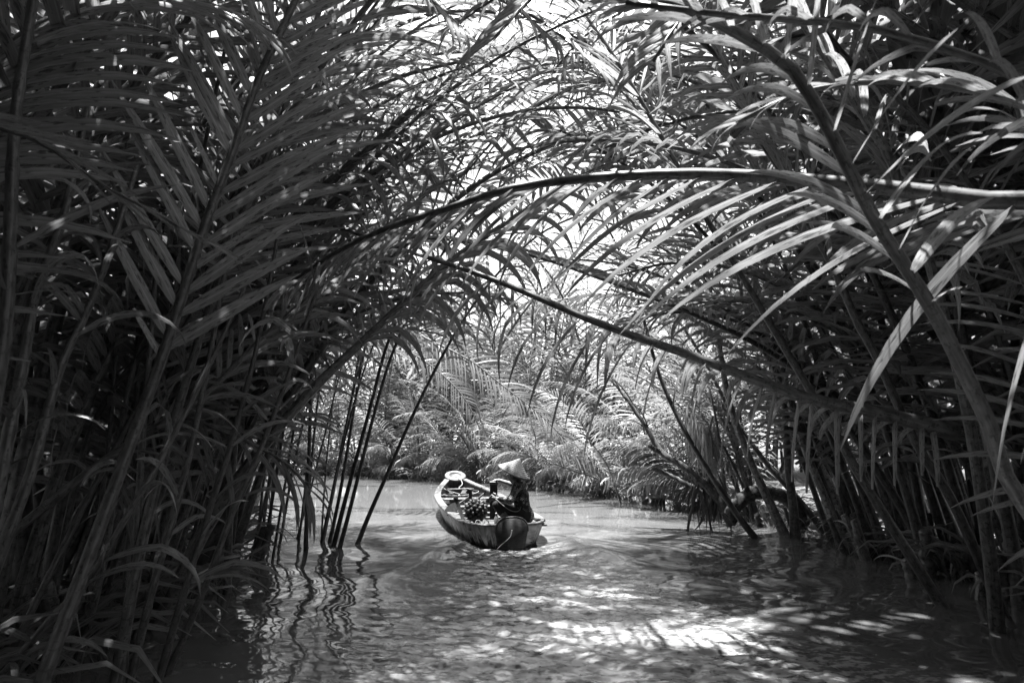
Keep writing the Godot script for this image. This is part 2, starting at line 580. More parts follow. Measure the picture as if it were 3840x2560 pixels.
func make_clumps() -> void:
	rng.seed = 101
	for line in [LEFT, RIGHT]:
		var left: bool = line == LEFT
		var side := "left" if left else "right"
		var near := 0
		var beyond := 0
		for row in [[0.6, 1.7], [2.9, 3.7], [6.6, 4.6], [11.5, 6.0]]:
			for e in along(line, row[1], row[0], 13.0, -23.0 if left else -34.0):
				var q: Vector2 = e[0]
				var far: bool = q.y < (-9.0 if left else -12.5)
				if absf(q.x) > 0.9 * absf(q.y) + 4.5 and q.y < 0.0: continue      # out of sight and shading nothing in view
				if row[0] > 10.0 and (left or not far): continue
				if q.x > 7.0 and q.y > -3.0 and row[0] > 3.0: continue
				if q.y > 2.0 and row[0] > 3.5: continue
				if left and not far and row[0] > 6.0: continue
				if far and not left and row[0] > 1.0 and row[0] < 3.0 and q.y > -20.0: continue
				if row[0] < 1.0 and q.y > -4.6 and q.y < -0.2: continue
				if not left and q.y > -0.5 and q.y < 4.5: continue      # the foreground stalks stand here
				var front: bool = row[0] < 1.0
				var label := "palm clump deep in the %s thicket" % side
				var group := "palms deep in the %s thicket" % side
				if front and not far and q.y <= -0.5:
					label = "%s palm clump from the camera along the %s water edge" % [nth(near), side]
					group = "palms along the near banks"
					near += 1
				elif front and far:
					label = "%s palm clump beyond the boat along the %s water edge" % [nth(beyond), side]
					group = "palms along the far banks"
					beyond += 1
				elif far:
					label = "tall palm clump rising behind the %s" % ("far left shore" if left else "bright far bank")
					group = "tall palms behind the far banks"
				var bank: Array = leaning if front else upright
				var size: float = rng.randf_range(0.9, 1.1) + (0.07 * row[0] if left else 0.04 * row[0])
				if q.y > -0.5:  # unseen palms added here to keep the foreground dark
					bank = broad
					label = "unseen broad leaved palm added to shade the canal behind the camera"
					group = "added shade palms behind the camera"
				if q.y > -4.6: size *= 1.15
				elif left and front and not far: size *= 0.82
				elif front and not far and q.y < -8.5: size *= 0.72
				if far and left and front:
					bank = drooping
					size = rng.randf_range(0.6, 0.85)
				if far and not left:
					bank = drooping if front else upright
					size = rng.randf_range(0.6, 0.85) if front else rng.randf_range(0.85, 1.05) + row[0] * 0.025
				clump(label, group, Vector3(q.x, maxf(ground_height(q.x, q.y), -0.1), q.y), bank[rng.randi() % bank.size()], e[1] + rng.randf_range(-0.4, 0.4), size, a_leaf(), a_stalk(), front and not far and q.y < -4.0)

	var tall := [[4.6, -29.0, 2.0, "straight above the person's hat"], [-4.6, -31.0, 2.0, "at the far end of the bend"], [11.0, -19.5, 1.7, "right of the bright bank"], [-12.6, -20.0, 1.6, "left of the bow, over the far left shore"], [12.0, -14.5, 1.6, "behind the fallen branch on the right"], [0.6, -31.0, 2.2, "farthest above the bow"], [-3.0, -28.0, 2.1, "second above the bow, to its left"], [8.6, -22.6, 1.9, "above the bare fallen branch"]]
	for i in tall.size():
		var e: Array = tall[i]
		clump("tallest palm " + e[3], "tallest palms at the bend", Vector3(e[0], ground_height(e[0], e[1]), e[1]), tallest[i % 3], rng.randf() * TAU, e[2], a_leaf(), a_stalk())

	for e in [[5.9, -1.6, 1.2, "beside the camera"], [5.7, -3.6, 1.25, "just ahead of the camera"]]:  # two palms added beside the frame to shade the upper right fronds
		clump("broad leaved palm added for shade on the right bank " + e[3], "added shade palms beside the camera", Vector3(e[0], ground_height(e[0], e[1]), e[1]), broad[int(e[2] * 20.0) % 3], -PI / 2 + 0.15, e[2], a_leaf(), a_stalk())

# fronds that arch over the water from either bank
func make_canopy() -> void:
	rng.seed = 202
	var n := {"left": 0, "right": 0}
	for i in 41:
		var side := "left" if i % 2 == 0 else "right"
		var z := -0.4 - 0.29 * i + rng.randf_range(-0.2, 0.2)
		var sx := -1.0 if side == "left" else 1.0
		if z < -8.4: continue
		if side == "right" and z > -5.6: continue
		var at := Vector3(-3.3 - maxf(0.0, -7.0 - z) * 0.9 if side == "left" else 5.1, -0.2, z)
		var yaw := (PI / 2 if side == "left" else -PI / 2) + rng.randf_range(-0.35, 0.35)
		var p := arc(rng.randf_range(5.8, 6.6), rng.randf_range(2, 9) if z > -4.5 else rng.randf_range(4, 14), rng.randf_range(50, 75) if side == "left" else rng.randf_range(80, 105) if z > -4.5 else rng.randf_range(85, 125), yaw, 12)
		var pts := []
		for v in p: pts.append(v + at)
		var lab := "%s frond from the camera arching overhead from the %s bank" % [nth(n[side]), side]
		n[side] += 1
		hero_frond({"label": lab, "p": pts, "r0": 0.06, "r1": 0.012, "f": 0.3, "n": 36, "l": 1.3, "w": 0.088, "a0": 66.0, "a1": 30.0, "N": Vector3(-0.5 * sx * -1.0, 0.7, 0.5), "droop": rng.randf_range(0.5, 1.2), "short": 0.0}, "fronds arching over the canal")

# ------------------------------------------------------------------ single stalks, canes
func make_stalks() -> void:
	rng.seed = 505
	for s in STALKS:
		var p: Array = s.p.duplicate()
		var a: Vector3 = p[-2]
		var b: Vector3 = p[-1]
		var d := (b - a).normalized()
		for k in 3:
			d = (d + Vector3(d.x * 0.35, -0.12 * k, rng.randf_range(-.1, .1))).normalized()
			p.append(p[-1] + d * 0.9)
		var bleached: bool = "pale" in s.label or "bleached" in s.label
		hero_frond({"label": s.label, "p": p, "r0": s.r, "r1": 0.012, "f": 0.5, "n": 20, "l": 1.0, "w": 0.055, "a0": 62.0, "a1": 30.0, "N": Vector3(-0.3 * signf(d.x), 0.6, 0.6), "droop": 0.9, "stalk": "stalk_pale" if bleached else "", "short": 0.0, "torn": 0.12})

func culm_mesh(q: PackedVector3Array, r: float) -> ArrayMesh:
	# a jointed cane: a ring every 0.3 m
	var len := length_of(q)
	var n := maxi(6, int(len / 0.3))
	var pts := PackedVector3Array()
	var rr := PackedFloat32Array()
	var dense := resample(q, n * 6 + 1)
	for i in dense.size():
		pts.append(dense[i])
		var k := i % 6
		rr.append(r * (1.0 - 0.55 * i / dense.size()) * (1.14 if k == 0 else 0.95 if k == 1 else 1.0))
	return tube(pts, rr, 8)

func cane(label: String, p: Array, r: float, group: String, leaves: int) -> Node3D:
	var path := smooth_path(rooted(p), 6)
	var base := path[0]
	for i in path.size(): path[i] -= base
	var o := thing("cane", label, "cane", base, group)
	part("culm", culm_mesh(path, r), a_stalk(), o)
	var q := resample(path, 60)
	for i in leaves:
		var k := int(rng.randf_range(0.28, 0.98) * 58.0)
		var T := (q[k + 1] - q[k]).normalized()
		var yaw := rng.randf() * TAU
		var dir := (T * rng.randf_range(0.3, 0.9) + Vector3(cos(yaw), 0.15, sin(yaw))).normalized()
		var up := (Vector3.UP - dir * dir.y).normalized()
		var L := rng.randf_range(0.35, 0.7)
		part("leaf", shared_leaf(rng.randf_range(0.5, 1.9), true), a_leaf(), o, Transform3D(Basis(up.cross(dir) * rng.randf_range(0.5, 0.85), up * L, dir * L), q[k]))
	return o

func make_canes() -> void:
	rng.seed = 606
	for c in CANES:
		cane(c.label, c.p, c.r, "", 12)
	# the thicket of canes behind, told apart by nothing
	var protos := []
	for v in 5:
		var lean := rng.randf_range(0.05, 0.35)
		var h := rng.randf_range(3.2, 4.6)
		var o := cane("slim cane in the tangled thicket behind the left foreground canes", [Vector3.ZERO, Vector3(lean * h * 0.3, h * 0.35, 0), Vector3(lean * h * 0.7, h * 0.7, 0.1), Vector3(lean * h * 1.25, h, 0.25)], rng.randf_range(0.016, 0.024), "canes of the left thicket", 11)
		protos.append(o)
	for i in 74:
		var left := i < 52
		var o: Node3D = protos[i] if i < 5 else protos[i % 5].duplicate()
		if i >= 5:
			o.name = numbered("cane")
			add_child(o)
		var z := rng.randf_range(-9.5, -1.2)
		var x := -2.75 - pow(rng.randf(), 1.4) * 2.6 if left else 4.75 + pow(rng.randf(), 1.4) * 2.6
		if left and z > -3.2: x -= 0.5
		o.position = Vector3(x, ground_height(x, z) - 0.3, z)
		o.rotation = Vector3(rng.randf_range(-.1, .1), (0.0 if left else PI) + rng.randf_range(-0.9, 0.9), rng.randf_range(-.12, .08))
		if not left:
			tag(o, "slim cane among the stalks of the right bank", "cane", "canes of the right bank")

# ------------------------------------------------------------------ the banks
func knotty(p: Array, r0: float, r1: float, sides := 10) -> ArrayMesh:
	var q := resample(smooth_path(p, 8), 28)
	var rr := PackedFloat32Array()
	for i in 28:
		rr.append(lerpf(r0, r1, i / 27.0) * (1.0 + 0.25 * noise.get_noise_1d(i * 0.7 + r0 * 900.0)))
		q[i] += Vector3(noise.get_noise_1d(i * 0.5), noise.get_noise_1d(i * 0.5 + 50.0), 0) * r0 * 0.35
	return tube(q, rr, sides)

func make_bank() -> void:
	rng.seed = 707
	var b := thing("fallen_branch", "bare forked branch fallen from the right bank over the water", "branch", BR[0])
	var rel := []
	for v in BR: rel.append(v - BR[0])
	part("limb", knotty(rel, 0.075, 0.022), M.bark, b)
	part("broken_fork", knotty([rel[3], rel[3] + Vector3(-0.12, 0.05, 0.02), rel[3] + Vector3(-0.22, 0.12, 0.04)], 0.05, 0.035), M.bark, b)
	for k in 4:
		var s: Vector3 = rel[4 + k % 3]
		var e := s + Vector3(rng.randf_range(-.7, -.1), rng.randf_range(.2, .8), rng.randf_range(-.3, .3))
		part("twig", knotty([s, s.lerp(e, 0.5) + Vector3(0.08, 0.05, 0), e], 0.014, 0.005, 6), M.bark, b)
	var b2 := thing("broken_branch", "short broken branch poking left below the fallen branch", "branch", BR2[0])
	part("limb", knotty([Vector3.ZERO, (BR2[1] - BR2[0]) * 0.5 + Vector3(0, .03, 0), BR2[1] - BR2[0]], 0.05, 0.035), M.bark, b2)
	part("stub", knotty([(BR2[1] - BR2[0]) * 0.3, (BR2[1] - BR2[0]) * 0.3 + Vector3(-0.25, -0.1, 0.05)], 0.03, 0.02), M.bark, b2)
	var lg := thing("curved_log", "curved log arching out of the water among the right stalks", "log", LOG[0])
	rel = []
	for v in LOG: rel.append(v - LOG[0])
	part("trunk", knotty(rel, 0.11, 0.1, 14), M.bark, lg)
	part("cut_stub", knotty([rel[2], rel[2] + Vector3(0.02, 0.16, 0.08)], 0.04, 0.035), M.bark, lg)
	# withered leaves hanging from the fallen branch
	for dd in DRY:
		var o := thing("withered_frond", dd[0], "withered frond", dd[1])
		part("stalk", knotty([Vector3(0.1, 0.35, 0), Vector3.ZERO, Vector3(0.05, -0.3, 0.02)], 0.02, 0.012, 6), M.leaf_dry, o)
		for i in dd[3]:
			var yaw := rng.randf() * TAU
			var dir := Vector3(cos(yaw) * 0.3 * dd[4], -1.0, sin(yaw) * 0.3).normalized()
			var up := (Vector3(cos(yaw), 0.2, sin(yaw)) - dir * dir.dot(Vector3(cos(yaw), 0.2, sin(yaw)))).normalized()
			var L: float = dd[2] * rng.randf_range(0.55, 1.1)
			part("leaflet", shared_leaf(rng.randf_range(0.1, 0.9), true), M.leaf_dry if dd[4] < 1.2 else M.bark, o, Transform3D(Basis(up.cross(dir) * rng.randf_range(0.4, 0.9), up * L, dir * L), Vector3(rng.randf_range(-.14, .14) * dd[4], rng.randf_range(-.15, .25), rng.randf_range(-.12, .12))))
	# round-leaved shrubs on the lit bank
	var round_leaf := leaf(0.13, 0.12, 0.5, 6, 0.2, 0.0, 0.0, 0.6)
	for s in SHRUBS:
		var o := thing("round_leaved_shrub", s[0], "shrub", s[1])
		for k in 5:
			var e: Vector3 = Vector3(rng.randf_range(-.5, .5), rng.randf_range(.4, 0.9), rng.randf_range(-.2, .5)) * s[2]
			part("stem", knotty([Vector3(0, -0.3, 0), e * 0.5 + Vector3(0, .1, 0), e], 0.012, 0.005, 5), M.bark, o)
		for k in s[3]:
			var pos: Vector3 = Vector3(rng.randfn() * 0.42, absf(rng.randfn()) * 0.34 + 0.08, rng.randfn() * 0.3 + 0.15) * s[2]
			var yaw := rng.randf() * TAU
			var bas := Basis(Vector3.UP, yaw) * Basis(Vector3.RIGHT, rng.randf_range(-0.2, 1.1))
			part("leaf", round_leaf, a_leaf(), o, Transform3D(bas.scaled(Vector3.ONE * rng.randf_range(0.7, 1.5)), pos))
	# tufts of reed and grass along both banks
	for kind in [["far_bank_reeds", leaf_tones[1], "bright arching reeds and grass lining the far bank"], ["near_bank_reeds", leaf_tones[1], "dim reeds and grass under the palms of the near banks"]]:
		var st := new_st()
		for i in 34:
			var yaw := rng.randf() * TAU
			var dir := (Vector3.UP + Vector3(cos(yaw), 0, sin(yaw)) * rng.randf_range(0.1, 0.6)).normalized()
			var up := (Vector3(-cos(yaw), 0.4, -sin(yaw)) - dir * dir.dot(Vector3(-cos(yaw), 0.4, -sin(yaw)))).normalized()
			var L := rng.randf_range(0.6, 1.25)
			st.append_from(shared_leaf(rng.randf_range(1.2, 2.0), false), 0, Transform3D(Basis(up.cross(dir) * 0.55, up * L, dir * L), Vector3(rng.randf_range(-.3, .3), -0.05, rng.randf_range(-.3, .3))))
		var places := []
		for line in [LEFT, RIGHT]:
			for off in [0.15, 1.3]:
				for e in along(line, 0.7, off, 8.0, -33.0):
					var q: Vector2 = e[0]
					var far: bool = q.y < -11.5
					if far == (kind[0] == "far_bank_reeds"):
						places.append(q)
		var mm := MultiMesh.new()
		mm.transform_format = MultiMesh.TRANSFORM_3D
		mm.mesh = st.commit()
		mm.instance_count = places.size()
		for i in places.size():
			var q: Vector2 = places[i]
			mm.set_instance_transform(i, Transform3D(Basis(Vector3.UP, rng.randf() * TAU).scaled(Vector3.ONE * rng.randf_range(0.6, 1.25)), Vector3(q.x, maxf(ground_height(q.x, q.y), -0.05), q.y)))
		var mi := MultiMeshInstance3D.new()
		mi.name = kind[0]
		mi.multimesh = mm
		mi.material_override = kind[1]
		add_child(mi)
		tag(mi, kind[2], "reeds", "", "stuff")

# cut stubs of old fronds at the water line, leaves afloat
func make_litter() -> void:
	rng.seed = 909
	var n := {"left": 0, "right": 0}
	for i in 44:
		var side := "right" if i % 3 else "left"
		var z := rng.randf_range(-10.5, -3.6)
		var x := (4.25 + absf(rng.randfn()) * 0.5) if side == "right" else (-2.75 - absf(rng.randfn()) * 0.4)
		if side == "left" and z < -7.5: continue
		var o := thing("frond_stub", "%s cut frond stub standing in the %s shallows" % [nth(n[side]), side], "stub", Vector3(x, -0.5, z), "cut frond stubs at the waterline")
		n[side] += 1
		var lean := Vector3(rng.randf_range(-.35, .15) * (1.0 if side == "right" else -1.0), 1.0, rng.randf_range(-.2, .2)).normalized()
		var h := rng.randf_range(0.65, 1.15)
		var r := rng.randf_range(0.035, 0.075)
		part("sheath", knotty([Vector3.ZERO, lean * h * 0.5 + Vector3(0.02, 0, 0), lean * h], r * 1.3, r * 0.8), a_stalk() if rng.randf() < 0.7 else M.stalk_pale, o)
		for k in 3:
			var yaw := rng.randf() * TAU
			var dir := Vector3(cos(yaw), rng.randf_range(-0.3, 0.5), sin(yaw)).normalized()
			var up := (Vector3.UP - dir * dir.y).normalized()
			var L := rng.randf_range(0.25, 0.5)
			part("frayed_strip", shared_leaf(rng.randf_range(0.8, 1.6), true), M.leaf_dry, o, Transform3D(Basis(up.cross(dir) * 0.5, up * L, dir * L), lean * h * rng.randf_range(0.7, 1.0)))
	for i in 26:
		var x := rng.randf_range(-2.4, 4.2)
		var z := rng.randf_range(-12.0, -4.0)
		if churn(x, z) > 0.02 or (absf(x + 0.5) < 1.6 and z < -7.5): continue
		var o := part("floating_leaf", shared_leaf(0.25, true, rng.randi() % 3), M.leaf_dry, self, Transform3D(Basis(Vector3.UP, rng.randf() * TAU).scaled(Vector3.ONE * rng.randf_range(0.12, 0.3)), Vector3(x, water_height(x, z) + 0.006, z)))
		tag(o, "narrow dead leaf afloat on the silty water", "leaf", "dead leaves afloat on the canal")

# ------------------------------------------------------------------ the boat
const ST_T := [-0.43, -0.33, -0.15, 0.1, 0.6, 1.4, 2.4, 3.4, 4.3, 5.0, 5.5]
const ST_B := [0.20, 0.36, 0.51, 0.60, 0.64, 0.68, 0.69, 0.66, 0.54, 0.37, 0.23]
const ST_G := [0.31, 0.30, 0.30, 0.30, 0.30, 0.31, 0.33, 0.37, 0.43, 0.50, 0.57]
const ST_W := [0.12, 0.22, 0.33, 0.40, 0.45, 0.48, 0.48, 0.42, 0.30, 0.17, 0.10]
const ST_K := [-0.06, -0.10, -0.12, -0.13, -0.14, -0.14, -0.14, -0.12, -0.04, 0.12, 0.30]

func station(tab: Array, t: float) -> float:
	for i in ST_T.size() - 1:
		if t <= ST_T[i + 1] or i == ST_T.size() - 2:
			var f := clampf((t - ST_T[i]) / (ST_T[i + 1] - ST_T[i]), 0.0, 1.0)
			var a: float = tab[maxi(i - 1, 0)]
			var d: float = tab[mini(i + 2, ST_T.size() - 1)]
			return cubic_interpolate(tab[i], tab[i + 1], a, d, f)
	return tab[0]

func section(t: float, inset: float) -> Array:     # from the port edge under the keel to the starboard edge
	var b := station(ST_B, t) - inset
	var g := station(ST_G, t) - (0.012 if inset > 0.0 else 0.0)
	var w := station(ST_W, t) - inset * 0.7
	var k := station(ST_K, t) + inset * 1.2
	var half := []
	for i in 7:
		var f := i / 6.0
		half.append(Vector3(lerpf(w, b, f) + 0.05 * sin(PI * f) * (b - w + 0.2), lerpf(k, g, f), -t))
	var out := []
	for i in range(6, -1, -1): out.append(Vector3(-half[i].x, half[i].y, half[i].z))
	out.append(Vector3(0, k - 0.012, -t))
	for i in 7: out.append(half[i])
	return out

func shell(inset: float) -> SurfaceTool:
	var st := new_st()
	var ts := []
	for i in 44: ts.append(lerpf(-0.43, 5.5, i / 43.0))
	for i in 43:
		var a := section(ts[i], inset)
		var b := section(ts[i + 1], inset)
		for k in a.size() - 1:
			var q := []
			for v in [a[k], a[k + 1], b[k + 1], b[k]]: q.append([v, Vector2(v.z * 0.35 + (v.x * 0.35 if v.z > 0.2 else 0.0), 1.0 - (v.y + 0.2) / 0.75)])
			if inset > 0.0: quad(st, q[3], q[2], q[1], q[0])
			else: quad(st, q[0], q[1], q[2], q[3])
	for e in [0, 43]:
		var a := section(ts[e], inset)
		for k in range(1, a.size() - 2):
			var q := []
			for v in [a[0], a[k], a[k + 1]]: q.append([v, Vector2(v.x * 0.35, 1.0 - (v.y + 0.2) / 0.75)])
			if (e == 0) == (inset > 0.0): tri(st, q[0], q[1], q[2])
			else: tri(st, q[2], q[1], q[0])
	return st

# a flat rail that follows the sheer, on one side
func rail(side: float, t0: float, t1: float, out: float, inn: float, thick: float) -> ArrayMesh:
	var st := new_st()
	st.set_smooth_group(-1)
	var rings := []
	for i in 31:
		var t := lerpf(t0, t1, i / 30.0)
		var b := station(ST_B, t)
		var g := station(ST_G, t)
		var db := (station(ST_B, t + 0.04) - station(ST_B, t - 0.04)) / 0.08
		var n := Vector2(1, db).normalized()          # outward across, forward
		var c := 0.008
		var ring := []
		for v in [[out, -thick], [out, -c], [out - c, 0.0], [inn + c, 0.0], [inn, -c], [inn, -thick]]:
			ring.append(Vector3(side * (b + n.x * v[0]), g + 0.022 + v[1], -(t - n.y * v[0])))
		rings.append(ring)
	for i in 30:
		for k in 6:
			var m := (k + 1) % 6
			var q := []
			for v in [rings[i][k], rings[i + 1][k], rings[i + 1][m], rings[i][m]]: q.append([v, Vector2(v.z * 0.5, v.x * 2.0)])
			if side > 0.0: quad(st, q[3], q[2], q[1], q[0])
			else: quad(st, q[0], q[1], q[2], q[3])
	for e in [0, 30]:
		for k in range(1, 5):
			tri(st, [rings[e][0], Vector2()], [rings[e][k], Vector2(.1, 0)], [rings[e][k + 1], Vector2(.1, .1)])
	st.generate_normals()
	return st.commit()

var boat: Node3D

func in_boat(x: float, y: float, t: float) -> Vector3:
	return Vector3(x, y, -t)

func make_boat() -> void:
	rng.seed = 808
	boat = thing("rowing_boat", "open wooden boat with pale weathered planks, motoring away on the canal", "boat", Vector3(-0.10, 0.0, -8.41))
	boat.rotation.y = deg_to_rad(13.0)
	var st := shell(0.0)
	st.generate_normals()
	var hull := part("hull", st.commit(), M.hull, boat)
	st = shell(0.035)
	st.generate_normals()
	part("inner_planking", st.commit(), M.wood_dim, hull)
	for s in [-1.0, 1.0]:
		part("gunwale", rail(s, 0.02, 5.42, 0.025, -0.105, 0.035), M.wood, boat)
		part("stern_rim", rail(s, -0.43, 0.015, 0.012, -0.042, 0.03), M.wood, boat)
	# the dark rounded board at the very stern
	var block := PackedVector2Array()
	block.append(Vector2(-0.13, -0.14))
	block.append(Vector2(-0.19, 0.05))
	for i in 17:
		var a := PI - PI * i / 16.0
		block.append(Vector2(0.225 * signf(cos(a)) * pow(absf(cos(a)), 0.7), 0.23 + 0.19 * pow(sin(a), 0.8)))
	block.append(Vector2(0.19, 0.05))
	block.append(Vector2(0.13, -0.14))
	var rim := []
	for i in range(2, 19): rim.append(Vector3(block[i].x, block[i].y, 0.44))
	part("worn_rim", cord(rim, 0.011), M.wood_dim, boat)
	var sb := new_st()
	for i in block.size():
		var a := block[i]
		var b := block[(i + 1) % block.size()]
		var c := Vector2(0, 0.12)
		var lv := [[1.0, 0.38], [1.0, 0.43], [0.9, 0.475], [0.62, 0.51], [0.3, 0.527]]
		for k in 4:
			var q := []
			for e in [[a, k], [b, k], [b, k + 1], [a, k + 1]]:
				var f: Array = lv[e[1]]
				var v: Vector2 = c + (e[0] - c) * f[0]
				q.append([Vector3(v.x, v.y, f[1]), Vector2(v.x * 0.8, v.y * 1.5)])
			quad(sb, q[3], q[2], q[1], q[0])
		tri(sb, [Vector3(c.x + (a.x - c.x) * 0.3, c.y + (a.y - c.y) * 0.3, 0.527), Vector2()], [Vector3(0, 0.12, 0.53), Vector2(.1, 0)], [Vector3(c.x + (b.x - c.x) * 0.3, c.y + (b.y - c.y) * 0.3, 0.527), Vector2(0, .1)])
	sb.generate_normals()
	var blk := part("stern_board", sb.commit(), M.wood_dark, boat)
	blk.set_meta("label", "dark stained rounded board at the stern")
	# decks of side by side planks, thwarts, floor boards
	for deck in [[4.35, 5.12, 3, 0.07], [3.15, 4.02, 4, 0.075]]:
		var tm: float = (deck[0] + deck[1]) / 2.0
		var w: float = station(ST_B, deck[1]) - 0.07
		for k in deck[2]:
			var pw: float = 2.0 * w / deck[2]
			part("deck_plank", plank(Vector3(pw / 2.0 - 0.004, 0.012, (deck[1] - deck[0]) / 2.0 + rng.randf_range(-.02, .02))), M.wood, boat, Transform3D(Basis(Vector3.RIGHT, -0.06), in_boat(-w + pw * (k + 0.5), station(ST_G, tm) - deck[3] + rng.randf_range(-.004, .004), tm)))
		part("deck_beam", plank(Vector3(station(ST_B, deck[0]) - 0.06, 0.04, 0.02)), M.wood_dim, boat, Transform3D(Basis(), in_boat(0, station(ST_G, deck[0]) - 0.14, deck[0] + 0.02)))
	for th in [[2.75, 0.10, 0.11], [2.25, 0.05, 0.16], [1.75, 0.045, 0.17], [1.2, 0.06, 0.2]]:
		part("thwart", plank(Vector3(station(ST_B, th[0]) - 0.07, 0.014, th[1])), M.wood, boat, Transform3D(Basis(), in_boat(0, station(ST_G, th[0]) - th[2], th[0])))
	for k in 5:
		part("floor_board", plank(Vector3(0.085, 0.01, 1.5)), M.wood_dim, boat, Transform3D(Basis(), in_boat(-0.38 + 0.19 * k, -0.07 + rng.randf_range(-.004, .004), 1.6)))
	part("floor_panel", plank(Vector3(0.26, 0.012, 0.32)), M.wood, boat, Transform3D(Basis(), in_boat(0.14, 0.10, 1.25)))
	part("stern_deck", plank(Vector3(0.26, 0.014, 0.33)), M.wood_dim, boat, Transform3D(Basis(), in_boat(0.33, 0.255, 0.22)))
	for k in 6:
		var t := 0.5 + 0.75 * k
		for s in [-1.0, 1.0]:
			var sec := section(t, 0.04)
			var pts := PackedVector3Array()
			for i in range(8, 15): pts.append(Vector3(sec[i].x * s, sec[i].y, sec[i].z))
			var rr := PackedFloat32Array()
			for i in 7: rr.append(0.018)
			part("rib", tube(pts, rr, 6), M.wood_dim, boat)
	# the round plate on the bow
	var plate := lathe([[0.0, 0.0], [0.13, 0.0], [0.135, 0.012], [0.15, 0.03], [0.165, 0.036], [0.225, 0.028], [0.25, 0.012], [0.245, -0.02], [0.0, -0.03]], 32)
	part("bow_plate", plate, M.wood, boat, Transform3D(Basis(Vector3.RIGHT, 0.42), in_boat(0.0, 0.64, 5.5)))
	part("bow_stem", plank(Vector3(0.05, 0.16, 0.05)), M.wood_dim, boat, Transform3D(Basis(Vector3.RIGHT, 0.42), in_boat(0.0, 0.47, 5.52)))

func cord(p: Array, r: float) -> ArrayMesh:
	var q := resample(smooth_path(p, 8), 36)
	var rr := PackedFloat32Array()
	for i in 36: rr.append(r)
	return tube(q, rr, 6)

func bt(x: float, y: float, t: float) -> Vector3:      # boat place -> world
	return boat.transform * in_boat(x, y, t)

